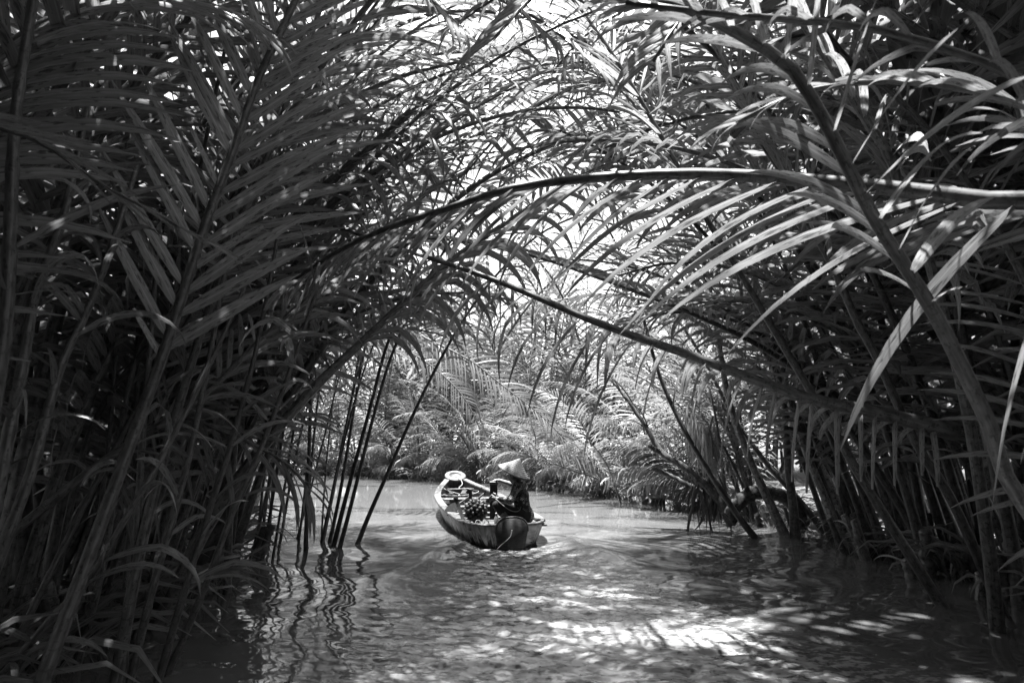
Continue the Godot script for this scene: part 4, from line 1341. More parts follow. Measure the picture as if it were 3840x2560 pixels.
const EXPOSURE := 6.8
var HEROES := [
	{"label":"long sunlit palm frond arching across the canal from the right edge","p":[V(4.50,-0.30,-1.50),V(3.90,1.50,-1.75),V(2.90,2.33,-2.00),V(2.20,2.42,-2.30),V(1.80,2.63,-2.60),V(1.03,2.90,-3.00),V(0.13,2.98,-3.30),V(-0.47,2.89,-3.50),V(-1.04,2.77,-3.70),V(-1.59,2.52,-3.90)],"r0":0.078,"r1":0.016,"f":0.3,"n":36,"l":1.45,"w":0.055,"a0":60,"a1":30,"N":V(0,0.3,0.95),"droop":0.55,"mat":"","stalk":"","short":0,"fold":1,"kind":0,"face":0},
	{"label":"cut palm frond with spotted drooping leaflets slung over the boat","p":[V(3.08,1.48,-4.00),V(2.60,1.61,-4.05),V(2.07,1.74,-4.10),V(1.35,2.04,-4.20),V(0.68,2.31,-4.30),V(-0.15,2.72,-4.50),V(-0.97,3.06,-4.70),V(-1.62,3.34,-4.90)],"r0":0.05,"r1":0.014,"f":0.03,"n":38,"l":1.2,"w":0.062,"a0":80,"a1":75,"N":V(0,0.45,0.89),"droop":1.1,"mat":"","stalk":"","short":0.42,"fold":1,"kind":2,"face":0},
	{"label":"straight leaning frond with pale leaf bases rising on the left","p":[V(-2.13,0.05,-2.72),V(-2.09,0.35,-2.75),V(-2.03,0.83,-2.85),V(-1.95,1.40,-2.95),V(-1.84,1.97,-3.00),V(-1.74,2.60,-3.05),V(-1.66,3.03,-3.10),V(-1.55,3.62,-3.15),V(-1.39,4.19,-3.20),V(-1.19,5.02,-3.25)],"r0":0.036,"r1":0.02,"f":0.42,"n":22,"l":0.95,"w":0.07,"a0":42,"a1":28,"N":V(0.35,0.3,0.9),"droop":0.25,"mat":"","stalk":"","short":0,"fold":0,"kind":0,"face":1},
	{"label":"thin dark frond stalk just right of the leaning left frond","p":[V(-2.24,0.07,-3.50),V(-2.15,1.03,-3.50),V(-1.95,2.36,-3.60),V(-1.68,3.41,-3.65),V(-1.53,4.12,-3.70),V(-1.43,4.72,-3.80),V(-1.26,5.44,-3.90)],"r0":0.036,"r1":0.016,"f":0.5,"n":22,"l":0.9,"w":0.055,"a0":60,"a1":35,"N":V(0.3,0.4,0.85),"droop":0.3,"mat":"","stalk":"","short":0,"fold":0,"kind":0,"face":1},
	{"label":"spear shaped frond tip pointing down right from the left edge","p":[V(-3.00,-0.20,-0.90),V(-2.75,1.60,-1.20),V(-2.30,2.35,-1.50),V(-1.72,2.44,-1.75),V(-1.37,2.25,-1.80),V(-1.06,2.09,-1.85)],"r0":0.03,"r1":0.004,"f":0.55,"n":16,"l":0.5,"w":0.03,"a0":20,"a1":9,"N":V(0.2,0.9,0.3),"droop":0.15,"mat":"","stalk":"","short":0,"fold":0,"kind":-1,"face":0},
	{"label":"thick pale sheathed frond with bright drooping leaflets near top centre","p":[V(-3.40,-0.20,-5.00),V(-3.10,0.80,-5.00),V(-2.46,2.69,-5.00),V(-1.92,3.58,-5.00),V(-1.32,4.20,-5.00),V(-0.93,4.59,-5.00),V(-0.64,4.95,-5.10),V(-0.25,5.56,-5.20),V(0.09,6.38,-5.40),V(0.70,7.09,-5.60)],"r0":0.085,"r1":0.015,"f":0.5,"n":30,"l":1.25,"w":0.075,"a0":66,"a1":35,"N":V(-0.3,0.6,0.7),"droop":1.3,"mat":"","stalk":"","short":0,"fold":0,"kind":-1,"face":0},
	{"label":"dark curling frond with hanging leaflets under the top edge","p":[V(-3.50,-0.20,-5.90),V(-3.20,1.20,-5.90),V(-2.07,3.84,-5.80),V(-1.25,4.97,-5.80),V(-0.51,5.60,-5.80),V(0.09,6.02,-5.90),V(0.66,6.12,-6.00),V(1.08,5.89,-6.10),V(1.31,5.54,-6.20)],"r0":0.07,"r1":0.012,"f":0.42,"n":34,"l":1.2,"w":0.065,"a0":70,"a1":40,"N":V(0,0.8,0.6),"droop":1.3,"mat":"","stalk":"","short":0,"fold":0,"kind":-1,"face":0},
	{"label":"longest dark stalk slanting from the right water to the top centre","p":[V(3.75,-0.03,-5.25),V(3.75,0.02,-5.30),V(3.17,1.10,-5.30),V(2.94,1.57,-5.30),V(2.48,2.48,-5.30),V(2.26,2.92,-5.30),V(1.93,3.55,-5.30),V(1.68,4.09,-5.30),V(1.36,4.78,-5.30),V(1.06,5.36,-5.30),V(0.75,5.88,-5.30),V(0.29,6.58,-5.30)],"r0":0.05,"r1":0.014,"f":0.62,"n":20,"l":1.1,"w":0.06,"a0":45,"a1":25,"N":V(0.3,0.5,0.8),"droop":0.8,"mat":"","stalk":"","short":0,"fold":0,"kind":-1,"face":0},
	{"label":"broad black frond stalk closest to the camera on the right","p":[V(3.00,-0.20,-2.55),V(2.09,1.15,-2.40),V(1.92,1.45,-2.30),V(1.71,1.82,-2.20),V(1.58,2.02,-2.15),V(1.42,2.25,-2.10),V(1.27,2.43,-2.00),V(1.16,2.61,-1.95),V(1.01,2.80,-1.90),V(0.61,2.95,-1.80),V(0.26,3.06,-1.75)],"r0":0.042,"r1":0.018,"f":0.6,"n":15,"l":0.8,"w":0.042,"a0":60,"a1":35,"N":V(0.4,0.8,0.3),"droop":0.6,"mat":"","stalk":"","short":0,"fold":0,"kind":-1,"face":0},
	{"label":"dark stalk rising beside the foremost stalk on the right bank","p":[V(3.94,0.00,-4.85),V(3.96,0.04,-4.90),V(3.52,0.95,-4.70),V(3.22,1.40,-4.60),V(2.85,2.07,-4.40),V(2.75,2.29,-4.40),V(2.45,2.78,-4.20),V(2.25,3.06,-4.10),V(2.03,3.43,-4.00),V(1.82,3.67,-3.90),V(1.64,4.04,-3.80),V(1.41,4.43,-3.70),V(1.20,4.81,-3.60)],"r0":0.047,"r1":0.018,"f":0.62,"n":18,"l":1.1,"w":0.065,"a0":55,"a1":30,"N":V(0.3,0.6,0.7),"droop":0.7,"mat":"","stalk":"","short":0,"fold":0,"kind":-1,"face":0},
	{"label":"stout forked looking dark stalk at the upper right","p":[V(3.74,-0.01,-4.70),V(3.52,0.74,-4.40),V(3.10,1.69,-3.90),V(2.58,2.65,-3.40),V(2.33,2.88,-3.20),V(2.23,3.04,-3.10),V(2.07,3.17,-3.00),V(1.84,3.46,-2.90),V(1.60,3.74,-2.80),V(1.44,4.14,-2.80)],"r0":0.052,"r1":0.018,"f":0.6,"n":18,"l":1,"w":0.065,"a0":60,"a1":35,"N":V(0.3,0.6,0.7),"droop":0.8,"mat":"","stalk":"","short":0,"fold":0,"kind":-1,"face":0},
	{"label":"shadowed frond lying level along the top right edge","p":[V(4.60,-0.20,-0.50),V(3.40,2.20,-1.00),V(1.79,2.40,-1.60),V(1.60,2.52,-1.60),V(1.20,2.73,-1.65),V(0.70,2.83,-1.70),V(0.40,2.92,-1.75)],"r0":0.035,"r1":0.01,"f":0.45,"n":20,"l":0.62,"w":0.04,"a0":55,"a1":30,"N":V(0,0.9,0.4),"droop":0.9,"mat":"","stalk":"","short":0,"fold":0,"kind":-1,"face":0},
	{"label":"shadowed frond below the level frond at the top right","p":[V(4.80,-0.20,-1.00),V(3.90,1.80,-1.40),V(2.10,2.44,-1.90),V(1.97,2.68,-2.00),V(1.67,2.85,-2.10),V(1.29,2.89,-2.20),V(0.99,2.79,-2.30)],"r0":0.035,"r1":0.01,"f":0.45,"n":22,"l":0.7,"w":0.04,"a0":60,"a1":35,"N":V(0,0.8,0.6),"droop":0.7,"mat":"","stalk":"","short":0,"fold":0,"kind":-1,"face":0},
	{"label":"comb like frond with slanting parallel leaflets on the right edge","p":[V(4.70,-0.20,-3.70),V(3.63,1.02,-3.60),V(3.39,1.99,-3.50),V(3.21,2.60,-3.50),V(3.01,3.06,-3.50),V(2.74,3.54,-3.50),V(2.42,3.90,-3.50)],"r0":0.05,"r1":0.014,"f":0.25,"n":32,"l":0.9,"w":0.038,"a0":62,"a1":35,"N":V(-0.3,0.2,0.95),"droop":0.5,"mat":"","stalk":"","short":0,"fold":0,"kind":-1,"face":0},
	{"label":"drooping dark frond trailing its leaflets into the water on the left","p":[V(-3.60,-0.20,-4.60),V(-3.30,0.90,-4.50),V(-2.61,1.54,-4.40),V(-2.24,1.50,-4.40),V(-1.91,1.34,-4.50),V(-1.67,1.18,-4.50),V(-1.55,1.02,-4.50)],"r0":0.045,"r1":0.01,"f":0.45,"n":16,"l":1.15,"w":0.05,"a0":50,"a1":22,"N":V(0.3,0.8,0.5),"droop":1.5,"mat":"","stalk":"","short":0,"fold":0,"kind":-1,"face":0},
	{"label":"low slanting stalk crossing the canes at the left edge","p":[V(-3.36,0.48,-3.40),V(-2.87,0.95,-3.50),V(-2.51,1.31,-3.60),V(-2.06,1.72,-3.80),V(-1.76,2.17,-4.00),V(-1.37,2.63,-4.20),V(-0.78,3.07,-4.40)],"r0":0.04,"r1":0.012,"f":0.55,"n":20,"l":0.9,"w":0.055,"a0":55,"a1":30,"N":V(-0.2,0.8,0.6),"droop":0.9,"mat":"","stalk":"","short":0,"fold":0,"kind":-1,"face":0},
	{"label":"heavy dark frond slanting from the left water toward the top centre","p":[V(-2.74,0.03,-4.75),V(-2.68,0.17,-4.75),V(-2.45,0.70,-4.70),V(-2.13,1.23,-4.70),V(-1.73,1.80,-4.80),V(-1.36,2.27,-5.00),V(-0.68,3.03,-5.20),V(-0.08,3.56,-5.40),V(0.65,4.14,-5.60),V(1.50,4.64,-5.90)],"r0":0.065,"r1":0.014,"f":0.45,"n":30,"l":1.15,"w":0.06,"a0":60,"a1":30,"N":V(-0.3,0.7,0.6),"droop":1.2,"mat":"","stalk":"","short":0,"fold":0,"kind":-1,"face":0},
	{"label":"sunlit feathery fan like frond hanging above the bow of the boat","p":[V(-5.40,-0.10,-12.60),V(-4.60,2.20,-12.60),V(-3.24,4.25,-12.50),V(-1.89,3.68,-12.40),V(-0.93,3.19,-12.30),V(-0.43,2.81,-12.30),V(0.06,2.42,-12.20),V(0.57,2.03,-12.20),V(1.12,1.47,-12.10)],"r0":0.06,"r1":0.012,"f":0.45,"n":58,"l":1.3,"w":0.045,"a0":72,"a1":26,"N":V(0.1,0.6,0.8),"droop":0.9,"mat":"","stalk":"","short":0,"fold":0,"kind":-1,"face":0},
	{"label":"sunlit feathery frond drooping left of the bow","p":[V(-5.80,-0.10,-13.20),V(-5.00,2.40,-13.20),V(-3.35,3.98,-13.00),V(-2.45,3.52,-12.90),V(-1.70,3.03,-12.90),V(-1.08,2.41,-12.80),V(-0.71,1.70,-12.80)],"r0":0.06,"r1":0.012,"f":0.45,"n":54,"l":1.3,"w":0.045,"a0":72,"a1":30,"N":V(0.1,0.6,0.8),"droop":1,"mat":"","stalk":"","short":0,"fold":0,"kind":-1,"face":0},
	{"label":"small dark frond leaning left from the bank just behind the hat","p":[V(2.83,-0.01,-15.20),V(2.23,0.48,-14.80),V(1.49,0.74,-14.20),V(0.85,1.01,-13.60),V(0.39,1.44,-13.10)],"r0":0.025,"r1":0.007,"f":0.35,"n":24,"l":0.65,"w":0.04,"a0":65,"a1":40,"N":V(0,0.3,0.95),"droop":0.4,"mat":"","stalk":"","short":0,"fold":0,"kind":-1,"face":0},
	{"label":"frond vaulting across the upper tunnel from the left, behind the sheathed frond","p":[V(-3.70,-0.20,-6.60),V(-3.50,1.20,-6.60),V(-2.08,3.84,-6.60),V(-1.47,4.89,-6.60),V(-0.58,5.65,-6.60),V(0.45,6.18,-6.70),V(1.52,6.29,-6.80),V(2.42,5.96,-6.90)],"r0":0.065,"r1":0.012,"f":0.38,"n":42,"l":1.3,"w":0.085,"a0":66,"a1":35,"N":V(0,0.8,0.5),"droop":1,"mat":"","stalk":"","short":0,"fold":0,"kind":-1,"face":0},
	{"label":"high frond vaulting over the tunnel from the right bank below the top edge","p":[V(5.20,-0.20,-6.60),V(4.90,1.60,-6.60),V(4.08,4.27,-6.50),V(3.05,5.38,-6.40),V(1.77,6.00,-6.40),V(0.44,6.15,-6.50),V(-0.48,5.84,-6.60),V(-1.07,5.17,-6.60)],"r0":0.065,"r1":0.012,"f":0.38,"n":44,"l":1.3,"w":0.085,"a0":66,"a1":35,"N":V(0,0.8,0.5),"droop":1,"mat":"","stalk":"","short":0,"fold":0,"kind":-1,"face":0},
	{"label":"highest frond crossing the top centre from the right bank","p":[V(5.30,-0.20,-7.60),V(5.10,2.00,-7.50),V(4.39,5.66,-7.30),V(3.11,7.04,-7.10),V(1.62,7.77,-7.00),V(0.23,7.81,-7.00),V(-0.74,7.26,-7.00),V(-1.31,6.43,-7.00)],"r0":0.065,"r1":0.012,"f":0.38,"n":44,"l":1.35,"w":0.085,"a0":66,"a1":35,"N":V(0,0.8,0.5),"droop":1.1,"mat":"","stalk":"","short":0,"fold":0,"kind":-1,"face":0},
	{"label":"thin frond with level leaflets right of the hat, against bright leaves","p":[V(2.56,-0.00,-13.80),V(2.23,0.86,-13.50),V(1.81,1.45,-13.40),V(1.37,1.94,-13.30),V(0.98,2.37,-13.20),V(0.68,2.68,-13.10)],"r0":0.022,"r1":0.006,"f":0.35,"n":24,"l":0.6,"w":0.03,"a0":68,"a1":40,"N":V(0,0.3,0.95),"droop":0.5,"mat":"","stalk":"","short":0,"fold":0,"kind":-1,"face":0},
	{"label":"low frond behind the cut frond, its leaflets combed level across the tunnel","p":[V(5.20,-0.10,-7.50),V(4.60,1.60,-7.40),V(3.35,2.52,-7.20),V(2.29,3.00,-7.00),V(1.27,3.38,-6.90),V(0.27,3.70,-6.80),V(-0.73,3.87,-6.70),V(-1.53,3.87,-6.60)],"r0":0.06,"r1":0.012,"f":0.35,"n":44,"l":1.1,"w":0.05,"a0":66,"a1":30,"N":V(0,0.9,0.3),"droop":0.5,"mat":"","stalk":"","short":0,"fold":0,"kind":-1,"face":0},
	{"label":"frond arching over the tunnel behind the thick sheathed frond","p":[V(5.40,-0.10,-6.20),V(4.90,2.20,-6.20),V(3.35,4.34,-6.20),V(2.68,5.32,-6.30),V(1.76,5.85,-6.40),V(0.77,5.81,-6.50),V(-0.07,5.26,-6.50),V(-0.56,4.66,-6.50)],"r0":0.06,"r1":0.012,"f":0.35,"n":44,"l":1.15,"w":0.06,"a0":66,"a1":35,"N":V(0,0.8,0.5),"droop":1.1,"mat":"","stalk":"","short":0,"fold":0,"kind":-1,"face":0},
	{"label":"backlit frond fanning across the upper right above the long arch","p":[V(5.40,-0.10,-4.60),V(4.60,2.40,-4.50),V(3.58,3.25,-4.40),V(3.09,3.92,-4.40),V(2.57,4.39,-4.40),V(2.07,4.71,-4.50),V(1.40,4.84,-4.60)],"r0":0.055,"r1":0.012,"f":0.35,"n":40,"l":1,"w":0.055,"a0":66,"a1":35,"N":V(0,0.5,0.85),"droop":0.6,"mat":"","stalk":"","short":0,"fold":0,"kind":-1,"face":0},
	{"label":"dark frond hanging over the left of the tunnel mouth","p":[V(-3.60,-0.10,-7.00),V(-3.40,1.80,-7.00),V(-2.91,3.38,-6.90),V(-2.40,3.70,-6.80),V(-1.71,3.67,-6.70),V(-1.09,3.33,-6.60),V(-0.70,2.84,-6.60)],"r0":0.055,"r1":0.01,"f":0.4,"n":36,"l":1.1,"w":0.055,"a0":66,"a1":30,"N":V(0,0.85,0.5),"droop":1.3,"mat":"","stalk":"","short":0,"fold":0,"kind":-1,"face":0},
	{"label":"bent withered frond tip curling over at the left centre","p":[V(-3.20,-0.10,-4.20),V(-3.00,1.50,-4.10),V(-2.36,2.43,-4.00),V(-2.11,3.17,-4.00),V(-1.99,3.36,-4.00),V(-1.90,3.39,-4.00),V(-1.86,3.25,-4.00)],"r0":0.03,"r1":0.012,"f":0.72,"n":9,"l":0.62,"w":0.05,"a0":30,"a1":10,"N":V(0.2,0.5,0.8),"droop":1.8,"mat":"leaf_dry","stalk":"","short":0,"fold":0,"kind":-1,"face":0},
	{"label":"nearest of the shadowed fronds roofing the top edge from the left","p":[V(-3.30,-0.20,-3.40),V(-3.00,2.40,-3.40),V(-2.70,4.01,-3.60),V(-2.28,4.86,-3.80),V(-1.57,5.39,-4.00),V(-0.50,5.48,-4.20),V(0.42,5.29,-4.40)],"r0":0.065,"r1":0.012,"f":0.36,"n":40,"l":1.3,"w":0.072,"a0":64,"a1":34,"N":V(0,0.8,0.5),"droop":0.8,"mat":"","stalk":"","short":0,"fold":0,"kind":2,"face":0},
	{"label":"second shadowed frond roofing the top edge from the left","p":[V(-3.40,-0.20,-4.40),V(-3.20,2.50,-4.40),V(-2.35,4.66,-4.50),V(-1.65,5.50,-4.60),V(-0.68,5.70,-4.70),V(0.20,5.42,-4.80),V(0.84,4.92,-4.90)],"r0":0.065,"r1":0.012,"f":0.36,"n":40,"l":1.3,"w":0.072,"a0":64,"a1":34,"N":V(0,0.8,0.5),"droop":0.8,"mat":"","stalk":"","short":0,"fold":0,"kind":2,"face":0},
	{"label":"nearest frond roofing the top edge from the right","p":[V(5.00,-0.20,-4.20),V(4.60,2.50,-4.20),V(3.20,4.99,-4.20),V(2.23,5.53,-4.20),V(1.10,5.56,-4.20),V(0.19,5.39,-4.30),V(-0.51,4.98,-4.40)],"r0":0.065,"r1":0.012,"f":0.36,"n":40,"l":1.3,"w":0.072,"a0":64,"a1":34,"N":V(0,0.8,0.5),"droop":0.8,"mat":"","stalk":"","short":0,"fold":0,"kind":2,"face":0},
	{"label":"third frond roofing the tunnel from the left, tip right of centre","p":[V(-3.60,-0.20,-5.40),V(-3.40,3.00,-5.40),V(-1.88,5.16,-5.40),V(-1.20,5.82,-5.40),V(-0.35,6.07,-5.50),V(0.68,5.85,-5.60),V(1.42,5.27,-5.70)],"r0":0.065,"r1":0.012,"f":0.36,"n":40,"l":1.3,"w":0.072,"a0":64,"a1":34,"N":V(0,0.8,0.5),"droop":0.8,"mat":"","stalk":"","short":0,"fold":0,"kind":2,"face":0},
	{"label":"third frond roofing the tunnel from the right, tip left of centre","p":[V(5.20,-0.20,-8.60),V(5.00,3.00,-8.50),V(3.59,6.86,-8.40),V(2.31,7.70,-8.30),V(1.00,7.85,-8.30),V(-0.09,7.37,-8.30),V(-0.72,6.47,-8.30)],"r0":0.065,"r1":0.012,"f":0.36,"n":40,"l":1.3,"w":0.072,"a0":64,"a1":34,"N":V(0,0.8,0.5),"droop":0.8,"mat":"","stalk":"","short":0,"fold":0,"kind":2,"face":0},
	{"label":"fourth frond roofing the tunnel from the left, above the stern","p":[V(-3.60,-0.20,-7.00),V(-3.50,3.00,-7.00),V(-2.30,5.79,-7.00),V(-1.46,6.55,-7.00),V(-0.26,6.68,-7.00),V(0.83,6.23,-7.00),V(1.53,5.48,-7.00)],"r0":0.065,"r1":0.012,"f":0.36,"n":40,"l":1.3,"w":0.072,"a0":64,"a1":34,"N":V(0,0.8,0.5),"droop":0.8,"mat":"","stalk":"","short":0,"fold":0,"kind":2,"face":0},
	{"label":"fourth frond roofing the tunnel from the right, above the stern","p":[V(5.20,-0.20,-7.50),V(5.00,3.00,-7.50),V(3.48,5.31,-7.40),V(2.40,6.17,-7.40),V(1.07,6.51,-7.40),V(-0.08,6.34,-7.40),V(-0.83,5.71,-7.40)],"r0":0.065,"r1":0.012,"f":0.36,"n":40,"l":1.3,"w":0.072,"a0":64,"a1":34,"N":V(0,0.8,0.5),"droop":0.8,"mat":"","stalk":"","short":0,"fold":0,"kind":2,"face":0},
	{"label":"dark frond just above the top edge hanging leaflets at the left","p":[V(-3.20,-0.20,-3.00),V(-3.00,2.60,-3.10),V(-2.96,4.40,-3.30),V(-2.36,4.92,-3.40),V(-1.67,5.02,-3.50),V(-0.91,4.81,-3.60),V(-0.43,4.45,-3.70)],"r0":0.065,"r1":0.012,"f":0.36,"n":46,"l":1.3,"w":0.09,"a0":64,"a1":34,"N":V(0,0.8,0.5),"droop":0.8,"mat":"","stalk":"","short":0,"fold":0,"kind":2,"face":0},
	{"label":"dark frond just above the top edge hanging leaflets left of centre","p":[V(-3.30,-0.20,-3.80),V(-3.10,3.00,-3.90),V(-2.52,5.14,-4.00),V(-1.90,5.44,-4.00),V(-1.05,5.49,-4.10),V(-0.26,5.15,-4.10),V(0.29,4.74,-4.20)],"r0":0.065,"r1":0.012,"f":0.36,"n":46,"l":1.3,"w":0.09,"a0":64,"a1":34,"N":V(0,0.8,0.5),"droop":0.8,"mat":"","stalk":"","short":0,"fold":0,"kind":2,"face":0},
	{"label":"dark frond just above the top edge hanging leaflets right of centre","p":[V(4.90,-0.20,-3.40),V(4.30,3.00,-3.40),V(2.62,4.84,-3.50),V(1.83,5.17,-3.60),V(0.97,5.11,-3.70),V(0.26,4.83,-3.80),V(-0.14,4.38,-3.80)],"r0":0.065,"r1":0.012,"f":0.36,"n":46,"l":1.3,"w":0.09,"a0":64,"a1":34,"N":V(0,0.8,0.5),"droop":0.8,"mat":"","stalk":"","short":0,"fold":0,"kind":2,"face":0},
	{"label":"dark frond just above the top edge hanging leaflets at the right","p":[V(4.80,-0.20,-2.60),V(4.20,2.60,-2.70),V(2.79,4.15,-2.90),V(2.26,4.45,-3.00),V(1.65,4.43,-3.10),V(1.16,4.15,-3.20),V(0.89,3.76,-3.20)],"r0":0.065,"r1":0.012,"f":0.36,"n":46,"l":1.3,"w":0.09,"a0":64,"a1":34,"N":V(0,0.8,0.5),"droop":0.8,"mat":"","stalk":"","short":0,"fold":0,"kind":2,"face":0},
	{"label":"leftmost shadowed frond filling the upper left corner","p":[V(-3.20,-0.20,-2.20),V(-3.00,2.00,-2.30),V(-2.76,2.86,-2.50),V(-2.54,3.44,-2.60),V(-2.24,3.84,-2.80),V(-1.79,3.98,-3.00),V(-1.41,3.89,-3.20)],"r0":0.065,"r1":0.012,"f":0.36,"n":40,"l":1.3,"w":0.072,"a0":64,"a1":34,"N":V(0,0.5,0.85),"droop":0.8,"mat":"","stalk":"","short":0,"fold":0,"kind":0,"face":0.8},
	{"label":"shadowed frond filling the upper left behind the leaning stalk","p":[V(-3.60,-0.20,-4.00),V(-3.50,2.20,-4.00),V(-3.37,3.47,-4.00),V(-3.20,4.18,-4.00),V(-2.86,4.68,-4.10),V(-2.26,4.79,-4.20),V(-1.72,4.49,-4.30)],"r0":0.065,"r1":0.012,"f":0.36,"n":40,"l":1.3,"w":0.072,"a0":64,"a1":34,"N":V(0,0.8,0.5),"droop":0.8,"mat":"","stalk":"","short":0,"fold":0,"kind":2,"face":0},
	{"label":"frond closing the roof above the long arch, from the left","p":[V(-3.90,-0.20,-7.60),V(-3.70,3.00,-7.60),V(-2.17,5.69,-7.50),V(-1.24,6.28,-7.50),V(-0.08,6.49,-7.50),V(1.08,6.23,-7.50),V(2.02,5.61,-7.50)],"r0":0.06,"r1":0.012,"f":0.36,"n":46,"l":1.4,"w":0.08,"a0":66,"a1":38,"N":V(0,0.5,0.85),"droop":0.5,"mat":"","stalk":"","short":0,"fold":0,"kind":0,"face":0.8},
	{"label":"frond closing the roof at the top centre, from the right","p":[V(5.20,-0.20,-6.60),V(5.00,3.00,-6.60),V(3.45,5.63,-6.50),V(2.49,6.34,-6.50),V(1.30,6.64,-6.50),V(0.21,6.45,-6.50),V(-0.47,5.85,-6.50)],"r0":0.06,"r1":0.012,"f":0.36,"n":46,"l":1.4,"w":0.08,"a0":66,"a1":38,"N":V(0,0.5,0.85),"droop":0.5,"mat":"","stalk":"","short":0,"fold":0,"kind":0,"face":0.8},
	{"label":"lower frond closing the roof above the long arch, from the right","p":[V(5.30,-0.20,-8.00),V(5.20,2.80,-8.00),V(3.70,5.40,-7.90),V(2.74,6.01,-7.90),V(1.54,6.23,-7.90),V(0.52,5.92,-7.90),V(-0.16,5.23,-7.90)],"r0":0.06,"r1":0.012,"f":0.36,"n":46,"l":1.4,"w":0.08,"a0":66,"a1":38,"N":V(0,0.5,0.85),"droop":0.5,"mat":"","stalk":"","short":0,"fold":0,"kind":0,"face":0.8},
	{"label":"frond closing the roof at the top centre, from the left","p":[V(-4.00,-0.20,-6.30),V(-3.90,3.00,-6.30),V(-2.18,5.68,-6.30),V(-1.23,6.45,-6.30),V(0.10,6.75,-6.30),V(1.10,6.48,-6.30),V(1.84,5.89,-6.30)],"r0":0.06,"r1":0.012,"f":0.36,"n":46,"l":1.4,"w":0.08,"a0":66,"a1":38,"N":V(0,0.5,0.85),"droop":0.5,"mat":"","stalk":"","short":0,"fold":0,"kind":0,"face":0.8},
	{"label":"low frond closing the gap right above the long arch, from the left","p":[V(-4.20,-0.20,-7.90),V(-4.00,2.40,-7.90),V(-2.02,4.77,-7.80),V(-1.18,5.43,-7.80),V(-0.08,5.65,-7.80),V(0.90,5.35,-7.80),V(1.66,4.68,-7.80)],"r0":0.06,"r1":0.012,"f":0.36,"n":46,"l":1.4,"w":0.08,"a0":66,"a1":38,"N":V(0,0.5,0.85),"droop":0.5,"mat":"","stalk":"","short":0,"fold":0,"kind":0,"face":0.8},
	{"label":"frond closing the top edge right of centre","p":[V(5.00,-0.20,-5.60),V(4.80,3.00,-5.60),V(3.61,5.62,-5.60),V(2.77,6.19,-5.60),V(1.73,6.29,-5.60),V(0.98,5.99,-5.60),V(0.47,5.43,-5.60)],"r0":0.06,"r1":0.012,"f":0.36,"n":46,"l":1.4,"w":0.08,"a0":66,"a1":38,"N":V(0,0.5,0.85),"droop":0.5,"mat":"","stalk":"","short":0,"fold":0,"kind":0,"face":0.8},
]
